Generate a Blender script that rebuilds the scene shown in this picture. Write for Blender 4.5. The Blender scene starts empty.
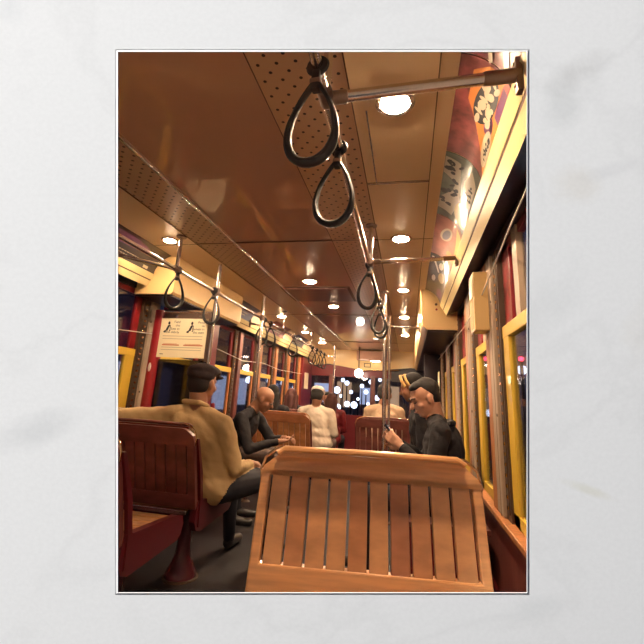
import bpy, bmesh, math, random
import numpy as np
from mathutils import Vector, Matrix, noise
random.seed(7)
S = bpy.context.scene
COL = S.collection
PI = math.pi
FZ = 0.17                      # floor level while building; the whole place is lowered by it at the end
CX = -0.87                     # centre line of the car

# ------------------------------------------------------------------ camera frame
YAW, PIT, ROL, FPX, PY = .215262, .266898, .0558866, 408.3, 285.12
_cy, _sy, _cp, _sp, _cr, _sr = math.cos(YAW), math.sin(YAW), math.cos(PIT), math.sin(PIT), math.cos(ROL), math.sin(ROL)
CF = Vector((-_sy*_cp, _cy*_cp, _sp)); _r = Vector((_cy, _sy, 0)); _u = _r.cross(CF)
CR = _r*_cr + _u*_sr; CU = _u*_cr - _r*_sr
CAM = Vector((0, 0, 1.2))

# ------------------------------------------------------------------ materials
def mat(name, col, rough=.5, metal=0., coat=0., emit=None, estr=0., spec=.5, bump=None, var=None, coatr=.08):
    m = bpy.data.materials.new(name); m.use_nodes = True
    nt = m.node_tree; b = nt.nodes['Principled BSDF']
    b.inputs['Base Color'].default_value = (*col, 1); b.inputs['Roughness'].default_value = rough
    b.inputs['Metallic'].default_value = metal; b.inputs['Coat Weight'].default_value = coat
    b.inputs['Coat Roughness'].default_value = coatr
    b.inputs['Specular IOR Level'].default_value = spec
    if emit: b.inputs['Emission Color'].default_value = (*emit, 1); b.inputs['Emission Strength'].default_value = estr
    if bump or var:
        tc = nt.nodes.new('ShaderNodeTexCoord'); mp = nt.nodes.new('ShaderNodeMapping')
        nt.links.new(tc.outputs['Object'], mp.inputs['Vector'])
    if var:            # (scale, xyz stretch, amount)
        sc, st, am = var
        mp.inputs['Scale'].default_value = st
        n = nt.nodes.new('ShaderNodeTexNoise'); n.inputs['Scale'].default_value = sc; n.inputs['Detail'].default_value = 5
        nt.links.new(mp.outputs[0], n.inputs['Vector'])
        cr = nt.nodes.new('ShaderNodeValToRGB'); cr.color_ramp.elements[0].position = .32; cr.color_ramp.elements[1].position = .68
        cr.color_ramp.elements[0].color = (*[c*(1-am) for c in col], 1); cr.color_ramp.elements[1].color = (*[min(1, c*(1+am)) for c in col], 1)
        nt.links.new(n.outputs['Fac'], cr.inputs['Fac']); nt.links.new(cr.outputs[0], b.inputs['Base Color'])
    if bump:           # (scale, strength, distance)
        n2 = nt.nodes.new('ShaderNodeTexNoise'); n2.inputs['Scale'].default_value = bump[0]; n2.inputs['Detail'].default_value = 4
        nt.links.new(tc.outputs['Object'], n2.inputs['Vector'])
        bp = nt.nodes.new('ShaderNodeBump'); bp.inputs['Strength'].default_value = bump[1]; bp.inputs['Distance'].default_value = bump[2]
        nt.links.new(n2.outputs['Fac'], bp.inputs['Height']); nt.links.new(bp.outputs[0], b.inputs['Normal'])
    return m

M = {}
M['ceil'] = mat('brown lacquered ceiling', (.56, .30, .20), .34, coat=1., coatr=.03, bump=(1.6, .10, .02))
M['hatch'] = mat('dark brown hatch', (.17, .08, .07), .3, coat=.5)
M['panel'] = mat('tan enamel panel', (.78, .55, .31), .28, coat=.25, bump=(2, .15, .01))
M['cream'] = mat('cream enamel', (.82, .56, .25), .35, coat=.15)
M['cornice'] = mat('pale yellow enamel', (.64, .51, .25), .38)
M['groove'] = mat('dark groove', (.10, .05, .03), .6)
M['steel'] = mat('brushed steel tube', (.72, .65, .62), .25, 1., bump=(90, .05, .002))
M['fit'] = mat('dark cast fitting', (.22, .15, .12), .4, .8)
M['strap'] = mat('black leather strap', (.010, .007, .008), .6, coat=.12)
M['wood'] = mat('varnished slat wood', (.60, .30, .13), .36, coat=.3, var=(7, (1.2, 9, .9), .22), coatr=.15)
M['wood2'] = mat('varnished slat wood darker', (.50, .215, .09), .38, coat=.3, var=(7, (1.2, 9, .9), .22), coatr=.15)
M['wood3'] = mat('varnished slat wood, brownest', (.36, .14, .065), .40, coat=.3, var=(7, (1.2, 9, .9), .22), coatr=.15)
M['woodrail'] = mat('varnished rail wood', (.64, .31, .125), .28, coat=.4, var=(6, (.8, 8, 8), .2), coatr=.12)
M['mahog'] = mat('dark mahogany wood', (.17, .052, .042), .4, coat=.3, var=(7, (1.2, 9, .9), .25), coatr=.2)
M['red'] = mat('glossy crimson paint', (.30, .014, .02), .3, coat=.4)
M['dred'] = mat('dark crimson paint', (.17, .014, .02), .4, coat=.2)
M['brass'] = mat('polished brass rod', (.8, .52, .28), .2, 1.)
M['tan'] = mat('tan painted post', (.42, .31, .22), .5, var=(6, (3, 3, .5), .12))
M['oak'] = mat('orange wood strip', (.48, .19, .07), .4, var=(9, (5, 5, .5), .25))
M['yellow'] = mat('yellow painted sash', (.80, .52, .06), .4, coat=.15)
M['stud'] = mat('dark stud', (.10, .06, .04), .5, .4)
M['floor'] = mat('dark rubber floor', (.016, .013, .017), .5, var=(5, (1, 1, 1), .3), bump=(40, .2, .004))
M['dark'] = mat('near black panel', (.02, .014, .022), .35)
M['crimson'] = mat('dark crimson iron', (.10, .007, .013), .35, coat=.4)
M['iron'] = mat('maroon enamelled iron', (.09, .018, .028), .25, coat=.5)
M['paper'] = mat('cream notice paper', (.88, .76, .52), .6)
M['ink'] = mat('black ink', (.02, .02, .025), .6)
M['inkred'] = mat('red brown ink', (.55, .14, .05), .6)
M['white'] = mat('white print', (.75, .70, .62), .5)
M['lens'] = mat('glowing lamp glass', (1, .9, .75), .3, emit=(1, .73, .47), estr=800.)
M['lens2'] = mat('glowing white lamp glass', (1, .95, .9), .3, emit=(1, .86, .68), estr=30.)
M['skin'] = mat('warm skin', (.62, .32, .21), .5, bump=(60, .1, .002))
M['skin2'] = mat('deep brown skin', (.33, .15, .085), .42)
M['lip'] = mat('lip', (.35, .12, .09), .5)
M['hair'] = mat('black hair', (.012, .008, .008), .8, bump=(120, .5, .003))
M['hairb'] = mat('auburn hair', (.08, .025, .022), .75, bump=(120, .5, .003))
M['blond'] = mat('yellow knit band', (.55, .33, .10), .6)
M['capdark'] = mat('dark wool cap cloth', (.03, .018, .02), .9, bump=(90, .6, .003))
M['capwhite'] = mat('grey white cap cloth', (.52, .42, .36), .8)
M['khaki'] = mat('khaki cotton shirt', (.50, .34, .16), .85, bump=(9, .5, .02), var=(4, (1, 1, 1), .08))
M['pale'] = mat('pale cotton shirt', (.52, .43, .34), .85, bump=(9, .5, .02))
M['tanshirt'] = mat('tan cotton shirt', (.50, .34, .22), .85, bump=(9, .5, .02))
M['jacket'] = mat('charcoal jacket', (.007, .005, .009), .8, bump=(12, .5, .02))
M['hoodie'] = mat('dark green grey hoodie', (.014, .012, .015), .9, bump=(12, .6, .02))
M['trousers'] = mat('navy trousers', (.010, .010, .018), .8)
M['brownpants'] = mat('brown trousers', (.10, .06, .05), .8)
M['shoe'] = mat('black shoe', (.02, .016, .016), .4)
M['phone'] = mat('black phone', (.01, .01, .012), .2)
M['screen'] = mat('lit phone screen', (.1, .1, .12), .2, emit=(.7, .8, 1), estr=1.2)
M['asphalt'] = mat('night asphalt', (.03, .03, .035), .6, var=(2, (1, 1, 1), .3))
M['facade'] = mat('night facade brick', (.16, .11, .10), .8, var=(3, (1, 1, 1), .2))
M['bluewall'] = mat('blue grey stucco', (.14, .16, .25), .8)
M['shopglow'] = mat('lit shop window', (.2, .2, .2), .3, emit=(.60, .72, 1), estr=.8)
M['warmglow'] = mat('lit warm window', (.2, .2, .2), .3, emit=(1, .62, .32), estr=.55)
M['globe'] = mat('street lamp globe', (1, 1, 1), .3, emit=(.74, .85, 1), estr=4.5)
M['redglow'] = mat('red signal lens', (.6, .02, .02), .3, emit=(1, .03, .08), estr=14.)
M['pinkglow'] = mat('pink streak glow', (.8, .2, .5), .3, emit=(1, .25, .6), estr=5.)
M['whiteglow'] = mat('white streak glow', (.8, .8, .8), .3, emit=(.85, .9, 1), estr=6.)

def glass_mat(name, tint, refl=.12):
    m = bpy.data.materials.new(name); m.use_nodes = True; nt = m.node_tree; nt.nodes.clear()
    o = nt.nodes.new('ShaderNodeOutputMaterial'); mx = nt.nodes.new('ShaderNodeMixShader')
    t = nt.nodes.new('ShaderNodeBsdfTransparent'); t.inputs[0].default_value = (*tint, 1)
    g = nt.nodes.new('ShaderNodeBsdfGlossy'); g.inputs['Roughness'].default_value = .04
    lw = nt.nodes.new('ShaderNodeLayerWeight'); lw.inputs[0].default_value = .35
    ma = nt.nodes.new('ShaderNodeMath'); ma.operation = 'MULTIPLY_ADD'; ma.inputs[1].default_value = .55; ma.inputs[2].default_value = refl*.3
    nt.links.new(lw.outputs['Fresnel'], ma.inputs[0]); nt.links.new(ma.outputs[0], mx.inputs[0])
    nt.links.new(t.outputs[0], mx.inputs[1]); nt.links.new(g.outputs[0], mx.inputs[2]); nt.links.new(mx.outputs[0], o.inputs[0])
    return m
M['glass'] = glass_mat('window glass', (.85, .86, .92))
M['smoked'] = glass_mat('smoked glass', (.18, .17, .22))

def perf_mat(name, base, ry, rx, rad, stagger):
    """enamel sheet with a staggered grid of round punched holes, laid out in object space"""
    m = mat(name, base, .3, coat=.2); nt = m.node_tree; b = nt.nodes['Principled BSDF']
    tc = nt.nodes.new('ShaderNodeTexCoord'); sp = nt.nodes.new('ShaderNodeSeparateXYZ'); nt.links.new(tc.outputs['Object'], sp.inputs[0])
    def mth(op, a, bb=None, c=None):
        n = nt.nodes.new('ShaderNodeMath'); n.operation = op
        for i, v in enumerate((a, bb, c)):
            if v is None: continue
            if isinstance(v, (int, float)): n.inputs[i].default_value = v
            else: nt.links.new(v, n.inputs[i])
        return n.outputs[0]
    row = mth('FLOOR', mth('DIVIDE', sp.outputs['Y'], ry))
    off = mth('MULTIPLY', mth('MODULO', mth('ADD', row, 1000.), 2.), rx*stagger)
    fx = mth('MULTIPLY', mth('SUBTRACT', mth('FRACT', mth('DIVIDE', mth('ADD', sp.outputs['X'], off), rx)), .5), rx)
    fy = mth('MULTIPLY', mth('SUBTRACT', mth('FRACT', mth('DIVIDE', sp.outputs['Y'], ry)), .5), ry)
    d = mth('SQRT', mth('ADD', mth('MULTIPLY', fx, fx), mth('MULTIPLY', fy, fy)))
    k = mth('LESS_THAN', d, rad)
    mix = nt.nodes.new('ShaderNodeMix'); mix.data_type = 'RGBA'; nt.links.new(k, mix.inputs['Factor'])
    mix.inputs['A'].default_value = (*base, 1); mix.inputs['B'].default_value = (.02, .012, .01, 1)
    nt.links.new(mix.outputs['Result'], b.inputs['Base Color'])
    return m
M['perfR'] = perf_mat('punched brown sheet', (.56, .33, .20), .0365, .065, .0063, .5)
M['perfL'] = perf_mat('punched tan sheet', (.46, .29, .18), .0365, .065, .0072, .5)

def marble_mat():
    m = mat('white marble', (.8, .8, .79), .85, spec=.05); nt = m.node_tree; b = nt.nodes['Principled BSDF']
    tc = nt.nodes.new('ShaderNodeTexCoord')
    def noise_(sc, det, dist, ou='Fac'):
        n = nt.nodes.new('ShaderNodeTexNoise'); n.inputs['Scale'].default_value = sc; n.inputs['Detail'].default_value = det
        n.inputs['Distortion'].default_value = dist; nt.links.new(tc.outputs['Object'], n.inputs['Vector']); return n.outputs[ou]
    def ramp(src, p0, c0, p1, c1, p2=None, c2=None):
        r = nt.nodes.new('ShaderNodeValToRGB'); e = r.color_ramp.elements; e[0].position = p0; e[0].color = (*c0, 1); e[1].position = p1; e[1].color = (*c1, 1)
        if p2: x = e.new(p2); x.color = (*c2, 1)
        nt.links.new(src, r.inputs[0]); return r.outputs[0]
    W = (1, 1, 1)
    v1 = ramp(noise_(2.6, 8, .7), .475, W, .5, (.965, .965, .965), .525, W)        # thin veins
    v2 = ramp(noise_(5.0, 7, .4), .60, W, .80, (.90, .905, .905))                 # grey clouds
    v3 = ramp(noise_(3.3, 6, .9), .64, W, .82, (.96, .935, .90))                 # faint ochre
    v4 = ramp(noise_(170, 3, 0), .35, (.97, .97, .97), .65, W)
    # a few smudges with a place of their own on the slab
    sm_ = []
    nz = noise_(24, 6, .6); nz.node.inputs['Roughness'].default_value = .65
    for (px_, py_, r1, r2, ang, col) in ((580, 72, 34, 16, .5, (.86, .855, .85)), (563, 105, 30, 22, .8, (.88, .885, .885)), (575, 185, 26, 20, 0, (.95, .93, .90)), (36, 430, 44, 18, .35, (.87, .875, .88)), (588, 490, 30, 5, -.35, (.93, .92, .86)), (535, 608, 30, 12, .2, (.93, .935, .935)), (612, 170, 34, 8, .3, (.94, .94, .945)), (10, 10, 16, 16, .3, (.93, .935, .94))):
        mp = nt.nodes.new('ShaderNodeMapping'); mp.vector_type = 'TEXTURE'
        mp.inputs['Location'].default_value = ((px_-322)/FPX*D0, -(py_-PY)/FPX*D0, 0); mp.inputs['Rotation'].default_value = (0, 0, ang); mp.inputs['Scale'].default_value = (r1/FPX*D0*1.5, r2/FPX*D0*1.5, 1)
        nt.links.new(tc.outputs['Object'], mp.inputs[0])
        g = nt.nodes.new('ShaderNodeTexGradient'); g.gradient_type = 'SPHERICAL'; nt.links.new(mp.outputs[0], g.inputs[0])
        a_ = nt.nodes.new('ShaderNodeMath'); a_.operation = 'MULTIPLY'; nt.links.new(g.outputs['Fac'], a_.inputs[0]); nt.links.new(nz, a_.inputs[1])
        sm_.append(ramp(a_.outputs[0], .10, W, .42, col))
    out = v1
    for v in (v2, v3, v4, *sm_):
        x = nt.nodes.new('ShaderNodeMix'); x.data_type = 'RGBA'; x.blend_type = 'MULTIPLY'; x.inputs['Factor'].default_value = 1
        nt.links.new(out, x.inputs['A']); nt.links.new(v, x.inputs['B']); out = x.outputs['Result']
    x = nt.nodes.new('ShaderNodeMix'); x.data_type = 'RGBA'; x.blend_type = 'MULTIPLY'; x.inputs['Factor'].default_value = 1
    nt.links.new(out, x.inputs['A']); x.inputs['B'].default_value = (.80, .80, .785, 1); nt.links.new(x.outputs['Result'], b.inputs['Base Color'])
    bp = nt.nodes.new('ShaderNodeBump'); bp.inputs['Strength'].default_value = .12; bp.inputs['Distance'].default_value = .001
    nt.links.new(noise_(260, 3, 0), bp.inputs['Height']); nt.links.new(bp.outputs[0], b.inputs['Normal'])
    return m
D0 = .55
M['marble'] = marble_mat()
M['cardedge'] = mat('white card', (.82, .82, .80), .7)

# ------------------------------------------------------------------ mesh tools
class MB:
    def __init__(s): s.v = []; s.f = []; s.m = []; s.mats = []; s.k = 0
    def use(s, name):
        if name not in s.mats: s.mats.append(name)
        s.k = s.mats.index(name); return s
    def add(s, vs, fs):
        o = len(s.v); s.v += [tuple(v) for v in vs]
        for f in fs: s.f.append(tuple(i+o for i in f)); s.m.append(s.k)
        return s
    def box(s, x0, x1, y0, y1, z0, z1, mtx=None, bev=0.):
        if bev > 0:
            b = min(bev, abs(x1-x0)*.45, abs(y1-y0)*.45, abs(z1-z0)*.45)
            bm = bmesh.new(); bmesh.ops.create_cube(bm, size=1)
            for v in bm.verts: v.co = Vector(((x0+x1)/2+v.co.x*(x1-x0), (y0+y1)/2+v.co.y*(y1-y0), (z0+z1)/2+v.co.z*(z1-z0)))
            bmesh.ops.bevel(bm, geom=bm.edges[:], offset=b, segments=2, affect='EDGES', profile=.5)
            vs = [v.co.copy() for v in bm.verts]; fs = [[v.index for v in f.verts] for f in bm.faces]; bm.free()
        else:
            vs = [Vector((x, y, z)) for x in (x0, x1) for y in (y0, y1) for z in (z0, z1)]
            fs = [(0, 1, 3, 2), (4, 6, 7, 5), (0, 4, 5, 1), (2, 3, 7, 6), (0, 2, 6, 4), (1, 5, 7, 3)]
        if mtx: vs = [mtx @ v for v in vs]
        return s.add(vs, fs)
    def tube(s, pts, r, n=12, closed=False, sx=1.):
        pts = [Vector(p) for p in pts]; rs = r if isinstance(r, (list, tuple)) else [r]*len(pts)
        L = len(pts); rings = []; up = None
        for i, p in enumerate(pts):
            if closed: t = pts[(i+1) % L]-pts[i-1]
            else: t = pts[min(i+1, L-1)]-pts[max(i-1, 0)]
            t.normalize()
            if up is None:
                up = Vector((0, 0, 1)) if abs(t.z) < .9 else Vector((0, 1, 0))
            a = t.cross(up).normalized(); bb = a.cross(t).normalized(); up = bb
            rings.append([p + a*(math.cos(2*PI*k/n)*rs[i]*sx) + bb*(math.sin(2*PI*k/n)*rs[i]) for k in range(n)])
        vs = [v for r_ in rings for v in r_]; fs = []
        for i in range(L if closed else L-1):
            j = (i+1) % L
            for k in range(n): fs.append((i*n+k, i*n+(k+1) % n, j*n+(k+1) % n, j*n+k))
        if not closed: fs += [tuple(range(n-1, -1, -1)), tuple((L-1)*n+k for k in range(n))]
        return s.add(vs, fs)
    def lathe(s, prof, n=28, mtx=None):
        vs = [Vector((r*math.cos(2*PI*k/n), r*math.sin(2*PI*k/n), z)) for r, z in prof for k in range(n)]; fs = []
        for i in range(len(prof)-1):
            for k in range(n): fs.append((i*n+k, i*n+(k+1) % n, (i+1)*n+(k+1) % n, (i+1)*n+k))
        fs += [tuple(range(n-1, -1, -1)), tuple((len(prof)-1)*n+k for k in range(n))]
        if mtx: vs = [mtx @ v for v in vs]
        return s.add(vs, fs)
    def ell(s, c, r, mtx=None, n=20, h=12):
        vs = []; fs = []
        for i in range(h+1):
            a = PI*i/h
            for k in range(n): vs.append(Vector((r[0]*math.sin(a)*math.cos(2*PI*k/n), r[1]*math.sin(a)*math.sin(2*PI*k/n), r[2]*math.cos(a))))
        for i in range(h):
            for k in range(n): fs.append((i*n+k, (i+1)*n+k, (i+1)*n+(k+1) % n, i*n+(k+1) % n))
        vs = [(mtx @ v if mtx else v)+Vector(c) for v in vs]
        return s.add(vs, fs)
    def prism(s, poly, axis, a0, a1):
        """poly: 2-D points in the plane across `axis`, extruded from a0 to a1 along it"""
        def P(p, a): return {'x': (a, p[0], p[1]), 'y': (p[0], a, p[1]), 'z': (p[0], p[1], a)}[axis]
        n = len(poly); vs = [P(p, a0) for p in poly]+[P(p, a1) for p in poly]
        fs = [tuple(range(n)), tuple(range(2*n-1, n-1, -1))]+[(i, i+n, (i+1) % n+n, (i+1) % n) for i in range(n)]
        return s.add(vs, fs)
    def build(s, name, parent=None, smooth=False, loc=None, cut=False):
        me = bpy.data.meshes.new(name); vs = s.v
        me.from_pydata([tuple(v) for v in vs], [], s.f)
        for q in s.mats: me.materials.append(M[q])
        for p, k in zip(me.polygons, s.m): p.material_index = k
        bm = bmesh.new(); bm.from_mesh(me); bmesh.ops.remove_doubles(bm, verts=bm.verts, dist=1e-6)
        bmesh.ops.recalc_face_normals(bm, faces=bm.faces)
        if cut:       # trim the car shell where the opening in the marble begins
            bmesh.ops.bisect_plane(bm, geom=bm.verts[:]+bm.edges[:]+bm.faces[:], plane_co=CAM+CF*.60, plane_no=-CF, clear_outer=True)
        bm.to_mesh(me); bm.free()
        if loc is not None: me.transform(Matrix.Translation(-Vector(loc)))
        if smooth:
            me.polygons.foreach_set('use_smooth', [True]*len(me.polygons))
            try: me.set_sharp_from_angle(angle=math.radians(38))
            except Exception: pass
        o = bpy.data.objects.new(name, me); COL.objects.link(o)
        if parent is not None: o.parent = parent
        if loc is not None: o.location = loc
        return o
def mb(m): return MB().use(m)
def props(o, label=None, cat=None, group=None, kind=None):
    if label: o['label'] = label
    if cat: o['category'] = cat
    if group: o['group'] = group
    if kind: o['kind'] = kind
    return o
def thing(name, label, cat, loc=(0, 0, 0), rz=0., group=None, kind=None):
    o = bpy.data.objects.new(name, None); COL.objects.link(o); o.empty_display_size = .05
    o.location = loc; o.rotation_euler = (0, 0, rz); return props(o, label, cat, group, kind)
def copy_tree(o, parent=None):
    c = o.copy(); COL.objects.link(c); c.parent = parent
    for ch in [x for x in bpy.data.objects if x.parent == o]: copy_tree(ch, c)
    return c
def struct(o): o['kind'] = 'structure'; return o
def text_mesh(txt, size, fontmat, fn, depth=0., ax='LEFT'):
    """letters as a mesh, mapped by fn(x, y) -> world"""
    cu = bpy.data.curves.new('letters', 'FONT'); cu.body = txt; cu.size = size; cu.align_x = ax; cu.resolution_u = 3
    ob = bpy.data.objects.new('letters', cu); COL.objects.link(ob)
    dg = bpy.context.evaluated_depsgraph_get(); me = bpy.data.meshes.new_from_object(ob.evaluated_get(dg))
    m = MB().use(fontmat); m.add([fn(v.co.x, v.co.y) for v in me.vertices], [tuple(p.vertices) for p in me.polygons])
    bpy.data.objects.remove(ob); bpy.data.curves.remove(cu); bpy.data.meshes.remove(me); return m

# ------------------------------------------------------------------ marble front and the opening edge
D0 = .55
def scr(x, y, d): return CAM + CF*d + CR*((x-322)/FPX*d) - CU*((y-PY)/FPX*d)


hole = (118.5, 52.5, 526.5, 592.0)
def rect(x0, y0, x1, y1, d): return [scr(x0, y0, d), scr(x1, y0, d), scr(x1, y1, d), scr(x0, y1, d)]
FR = Matrix((CR, CU, -CF)).transposed()          # wall's own axes
def local_frame(o):
    W = FR.to_4x4(); W.translation = CAM+CF*D0
    o.data.transform(W.inverted()); o.matrix_world = W; return o
big = 7.0
hx0, hx1 = (hole[0]-322)/FPX*D0, (hole[2]-322)/FPX*D0
hy1, hy0 = -(hole[1]-PY)/FPX*D0, -(hole[3]-PY)/FPX*D0
def P3(x, y, z): return CAM+CF*(D0-z)+CR*x+CU*y
m = mb('marble')
e = .004
o4 = [(-big, -big), (big, -big), (big, big), (-big, big)]; i4 = [(hx0-e, hy0-e), (hx1+e, hy0-e), (hx1+e, hy1+e), (hx0-e, hy1+e)]
b4 = [(hx0-.07, hy0-.07), (hx1+.07, hy0-.07), (hx1+.07, hy1+.07), (hx0-.07, hy1+.07)]
vs = [P3(*p, 0) for p in o4]+[P3(*p, 0) for p in i4]+[P3(*p, -.02) for p in b4]+[P3(*p, -.02) for p in o4]
fs = []
for a in range(4):
    b = (a+1) % 4
    fs += [(a, b, 4+b, 4+a), (4+a, 4+b, 8+b, 8+a), (8+a, 8+b, 12+b, 12+a), (12+a, 12+b, b, a)]
m.add(vs, fs); w = local_frame(m.build('wall_front')); struct(w)
w['label'] = 'white marble wall face with faint grey and ochre veins around the opening'
# thin raised white rim around the opening
m = mb('cardedge'); q = .0004; h = .0013
a4 = [(hx0-q, hy0-q), (hx1+q, hy0-q), (hx1+q, hy1+q), (hx0-q, hy1+q)]; c4 = [(hx0, hy0), (hx1, hy0), (hx1, hy1), (hx0, hy1)]
e2 = .03; g4 = [(hx0-e2, hy0-e2), (hx1+e2, hy0-e2), (hx1+e2, hy1+e2), (hx0-e2, hy1+e2)]
vs = [P3(*p, h) for p in a4]+[P3(*p, h*.5) for p in c4]+[P3(*p, -.012) for p in g4]+[P3(*p, -.001) for p in [(hx0-e, hy0-e), (hx1+e, hy0-e), (hx1+e, hy1+e), (hx0-e, hy1+e)]]
m.add(vs, [f for a in range(4) for f in ((a, (a+1) % 4, 4+(a+1) % 4, 4+a), (4+a, 4+(a+1) % 4, 8+(a+1) % 4, 8+a), (8+a, 8+(a+1) % 4, 12+(a+1) % 4, 12+a), (12+a, 12+(a+1) % 4, (a+1) % 4, a))])
w = local_frame(m.build('trim_1')); struct(w)

# ------------------------------------------------------------------ car shell
XL, XR, YE, ZC = -2.18, .45, 9.2, 2.25
Y0 = .2
struct(mb('floor').box(XL-.1, XR+.1, Y0, YE, FZ-.08, FZ).build('floor', cut=True))
def strip(name, x0, x1, z, mname, y0=Y0, y1=YE, t=.03): return struct(mb(mname).box(x0, x1, y0, y1, z, z+t).build(name, cut=True))
strip('ceiling', CX-.36, CX+.36, ZC+.004, 'ceil')
tn = [1]
def trim(m, cut=True, smooth=False, parent=None):
    tn[0] += 1; return struct(m.build('trim_%d' % tn[0], cut=cut, smooth=smooth))
trim(mb('perfR').box(CX+.355, -.20, Y0, YE, ZC, ZC+.03)); trim(mb('perfL').box(-1.54, CX-.355, Y0, YE, ZC, ZC+.03))
trim(mb('panel').box(-.202, .162, Y0, YE, ZC-.004, ZC+.03)); trim(mb('panel').box(-1.892, -1.538, Y0, YE, ZC-.004, ZC+.03))
# bright mouldings and dark seams along the ceiling
m = mb('steel').tube([(CX-.365, Y0, ZC-.004), (CX-.365, YE, ZC-.004)], .009)
trim(m, smooth=True)
m = mb('groove').box(-.203, -.198, Y0, YE, ZC-.0055, ZC); m.box(.100, .104, Y0, YE, ZC-.0055, ZC); m.box(-1.542, -1.538, Y0, YE, ZC-.0055, ZC)
m.box(CX+.353, CX+.357, Y0, YE, ZC-.0015, ZC+.01)
for y in (2.60, 5.2, 7.8): m.box(-1.89, .16, y-.0025, y+.0025, ZC-.0055, ZC+.006)
for y in (1.84,): m.box(-.2, .1, y-.002, y+.002, ZC-.0055, ZC)
trim(m)
m = mb('steel').box(-.2, .1, 1.846, 1.852, ZC-.008, ZC); m.box(-.155, -.149, 1.3, 1.85, ZC-.008, ZC)
trim(m)

def bez(p0, pc, p1, t): return ((1-t)**2*p0[0]+2*t*(1-t)*pc[0]+t*t*p1[0], (1-t)**2*p0[1]+2*t*(1-t)*pc[1]+t*t*p1[1])
def mir(x, side): return x if side > 0 else 2*CX-x
def covep(y, v, side, off=0.):
    """point on the cove: v=0 at the cornice, v=1 at the ceiling"""
    p = bez((.302, 2.085), (.285, 2.21), (.158, 2.252), v); q = bez((.302, 2.085), (.285, 2.21), (.158, 2.252), min(1, v+.01)); r_ = bez((.302, 2.085), (.285, 2.21), (.158, 2.252), max(0, v-.01))
    tx, tz = q[0]-r_[0], q[1]-r_[1]; L = math.hypot(tx, tz); nx, nz = tz/L*-1, tx/L
    if nx > 0: nx, nz = -nx, -nz
    return Vector((mir(p[0]+nx*off, side), y, p[1]+nz*off))
def sheet(m, y0, y1, v0, v1, side, off, nv=10, ny=2):
    vs = [covep(y0+(y1-y0)*i/ny, v0+(v1-v0)*j/nv, side, off) for i in range(ny+1) for j in range(nv+1)]
    vs += [covep(y0+(y1-y0)*i/ny, v0+(v1-v0)*j/nv, side, off-.002) for i in range(ny+1) for j in range(nv+1)]
    N = (ny+1)*(nv+1); fs = []
    for i in range(ny):
        for j in range(nv):
            a = i*(nv+1)+j; fs.append((a, a+1, a+nv+2, a+nv+1)); fs.append((a+N, a+N+nv+1, a+N+nv+2, a+N+1))
    for i in range(ny):
        for j in (0, nv): a = i*(nv+1)+j; fs.append((a, a+nv+1, a+nv+1+N, a+N))
    for j in range(nv):
        for i in (0, ny): a = i*(nv+1)+j; fs.append((a, a+1, a+1+N, a+N))
    return m.add(vs, fs)
BOXR, BOXL = (3.9, YE), (2.86, 4.25)
for side in (1, -1):
    runs = [(Y0, BOXR[0])] if side > 0 else [(Y0, BOXL[0]), (BOXL[1], YE)]
    for a, b in runs: trim(sheet(mb('panel'), a, b, 0, 1, side, -.004), smooth=True)
    # cornice: two pale enamel bands with a dark channel between them
    def prof(pts): return [(mir(x, side), z) for x, z in pts]
    for a, b in ([(Y0, BOXR[0])] if side > 0 else [(Y0, BOXL[0]+.0), (BOXL[1], YE)]):
        m = mb('cornice').prism(prof([(.292, 2.092), (.312, 2.095), (.330, 2.058), (.318, 2.048)]), 'y', a, b)
        m.prism(prof([(.324, 2.040), (.340, 2.048), (.362, 2.012), (.350, 1.994)]), 'y', a, b)
        m.use('groove').prism(prof([(.320, 2.048), (.335, 2.056), (.340, 2.044), (.326, 2.038)]), 'y', a, b)
        m.prism(prof([(.300, 2.104), (.315, 2.104), (.315, 2.09), (.30, 2.09)]), 'y', a, b)
        m.use('dark').prism(prof([(.352, 1.996), (.362, 2.014), (.46, 2.05), (.46, 2.04)]), 'y', a, b)
        trim(m)
# cream bulkhead boxes over the door bay
for side, (a, b) in ((1, BOXR), (-1, BOXL)):
    x0, x1 = sorted((mir(.10, side), mir(.45, side)))
    pts = [(x, z) for x, z in ([(.12, 2.25), (.13, 1.90), (.17, 1.86), (.45, 1.86), (.45, 2.25)] if side > 0 else [(.10, 2.25), (.105, 1.95), (.12, 1.93), (.45, 1.93), (.45, 2.25)])]
    m = mb('cream').prism([(mir(x, side), z) for x, z in pts], 'y', a, b)
    xa, xb = sorted((mir(.18 if side > 0 else .13, side), mir(.45, side))); zz = 1.86 if side > 0 else 1.93
    m.use('dark').box(xa, xb, a+.02, b-.01, zz-.012, zz+.004); trim(m)
m = mb('groove').tube([(.26, 3.892, 2.10), (.26, 3.9, 2.10)], .012); trim(m, cut=False)
m = mb('red').tube([(.262, 3.890, 2.05), (.262, 3.9, 2.05)], .010); trim(m, cut=False)
# ceiling hatch
m = mb('groove').box(-1.27, -.56, 3.82, 4.42, ZC-.004, ZC+.004); m.use('hatch').box(-1.24, -.59, 3.85, 4.39, ZC-.012, ZC)
trim(m)

# outer roof, walls outside the windows' reach
m = mb('dark').box(XL-.1, XR+.1, Y0, YE+.1, ZC+.04, ZC+.10); struct(m.build('ceiling', cut=True))

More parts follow.
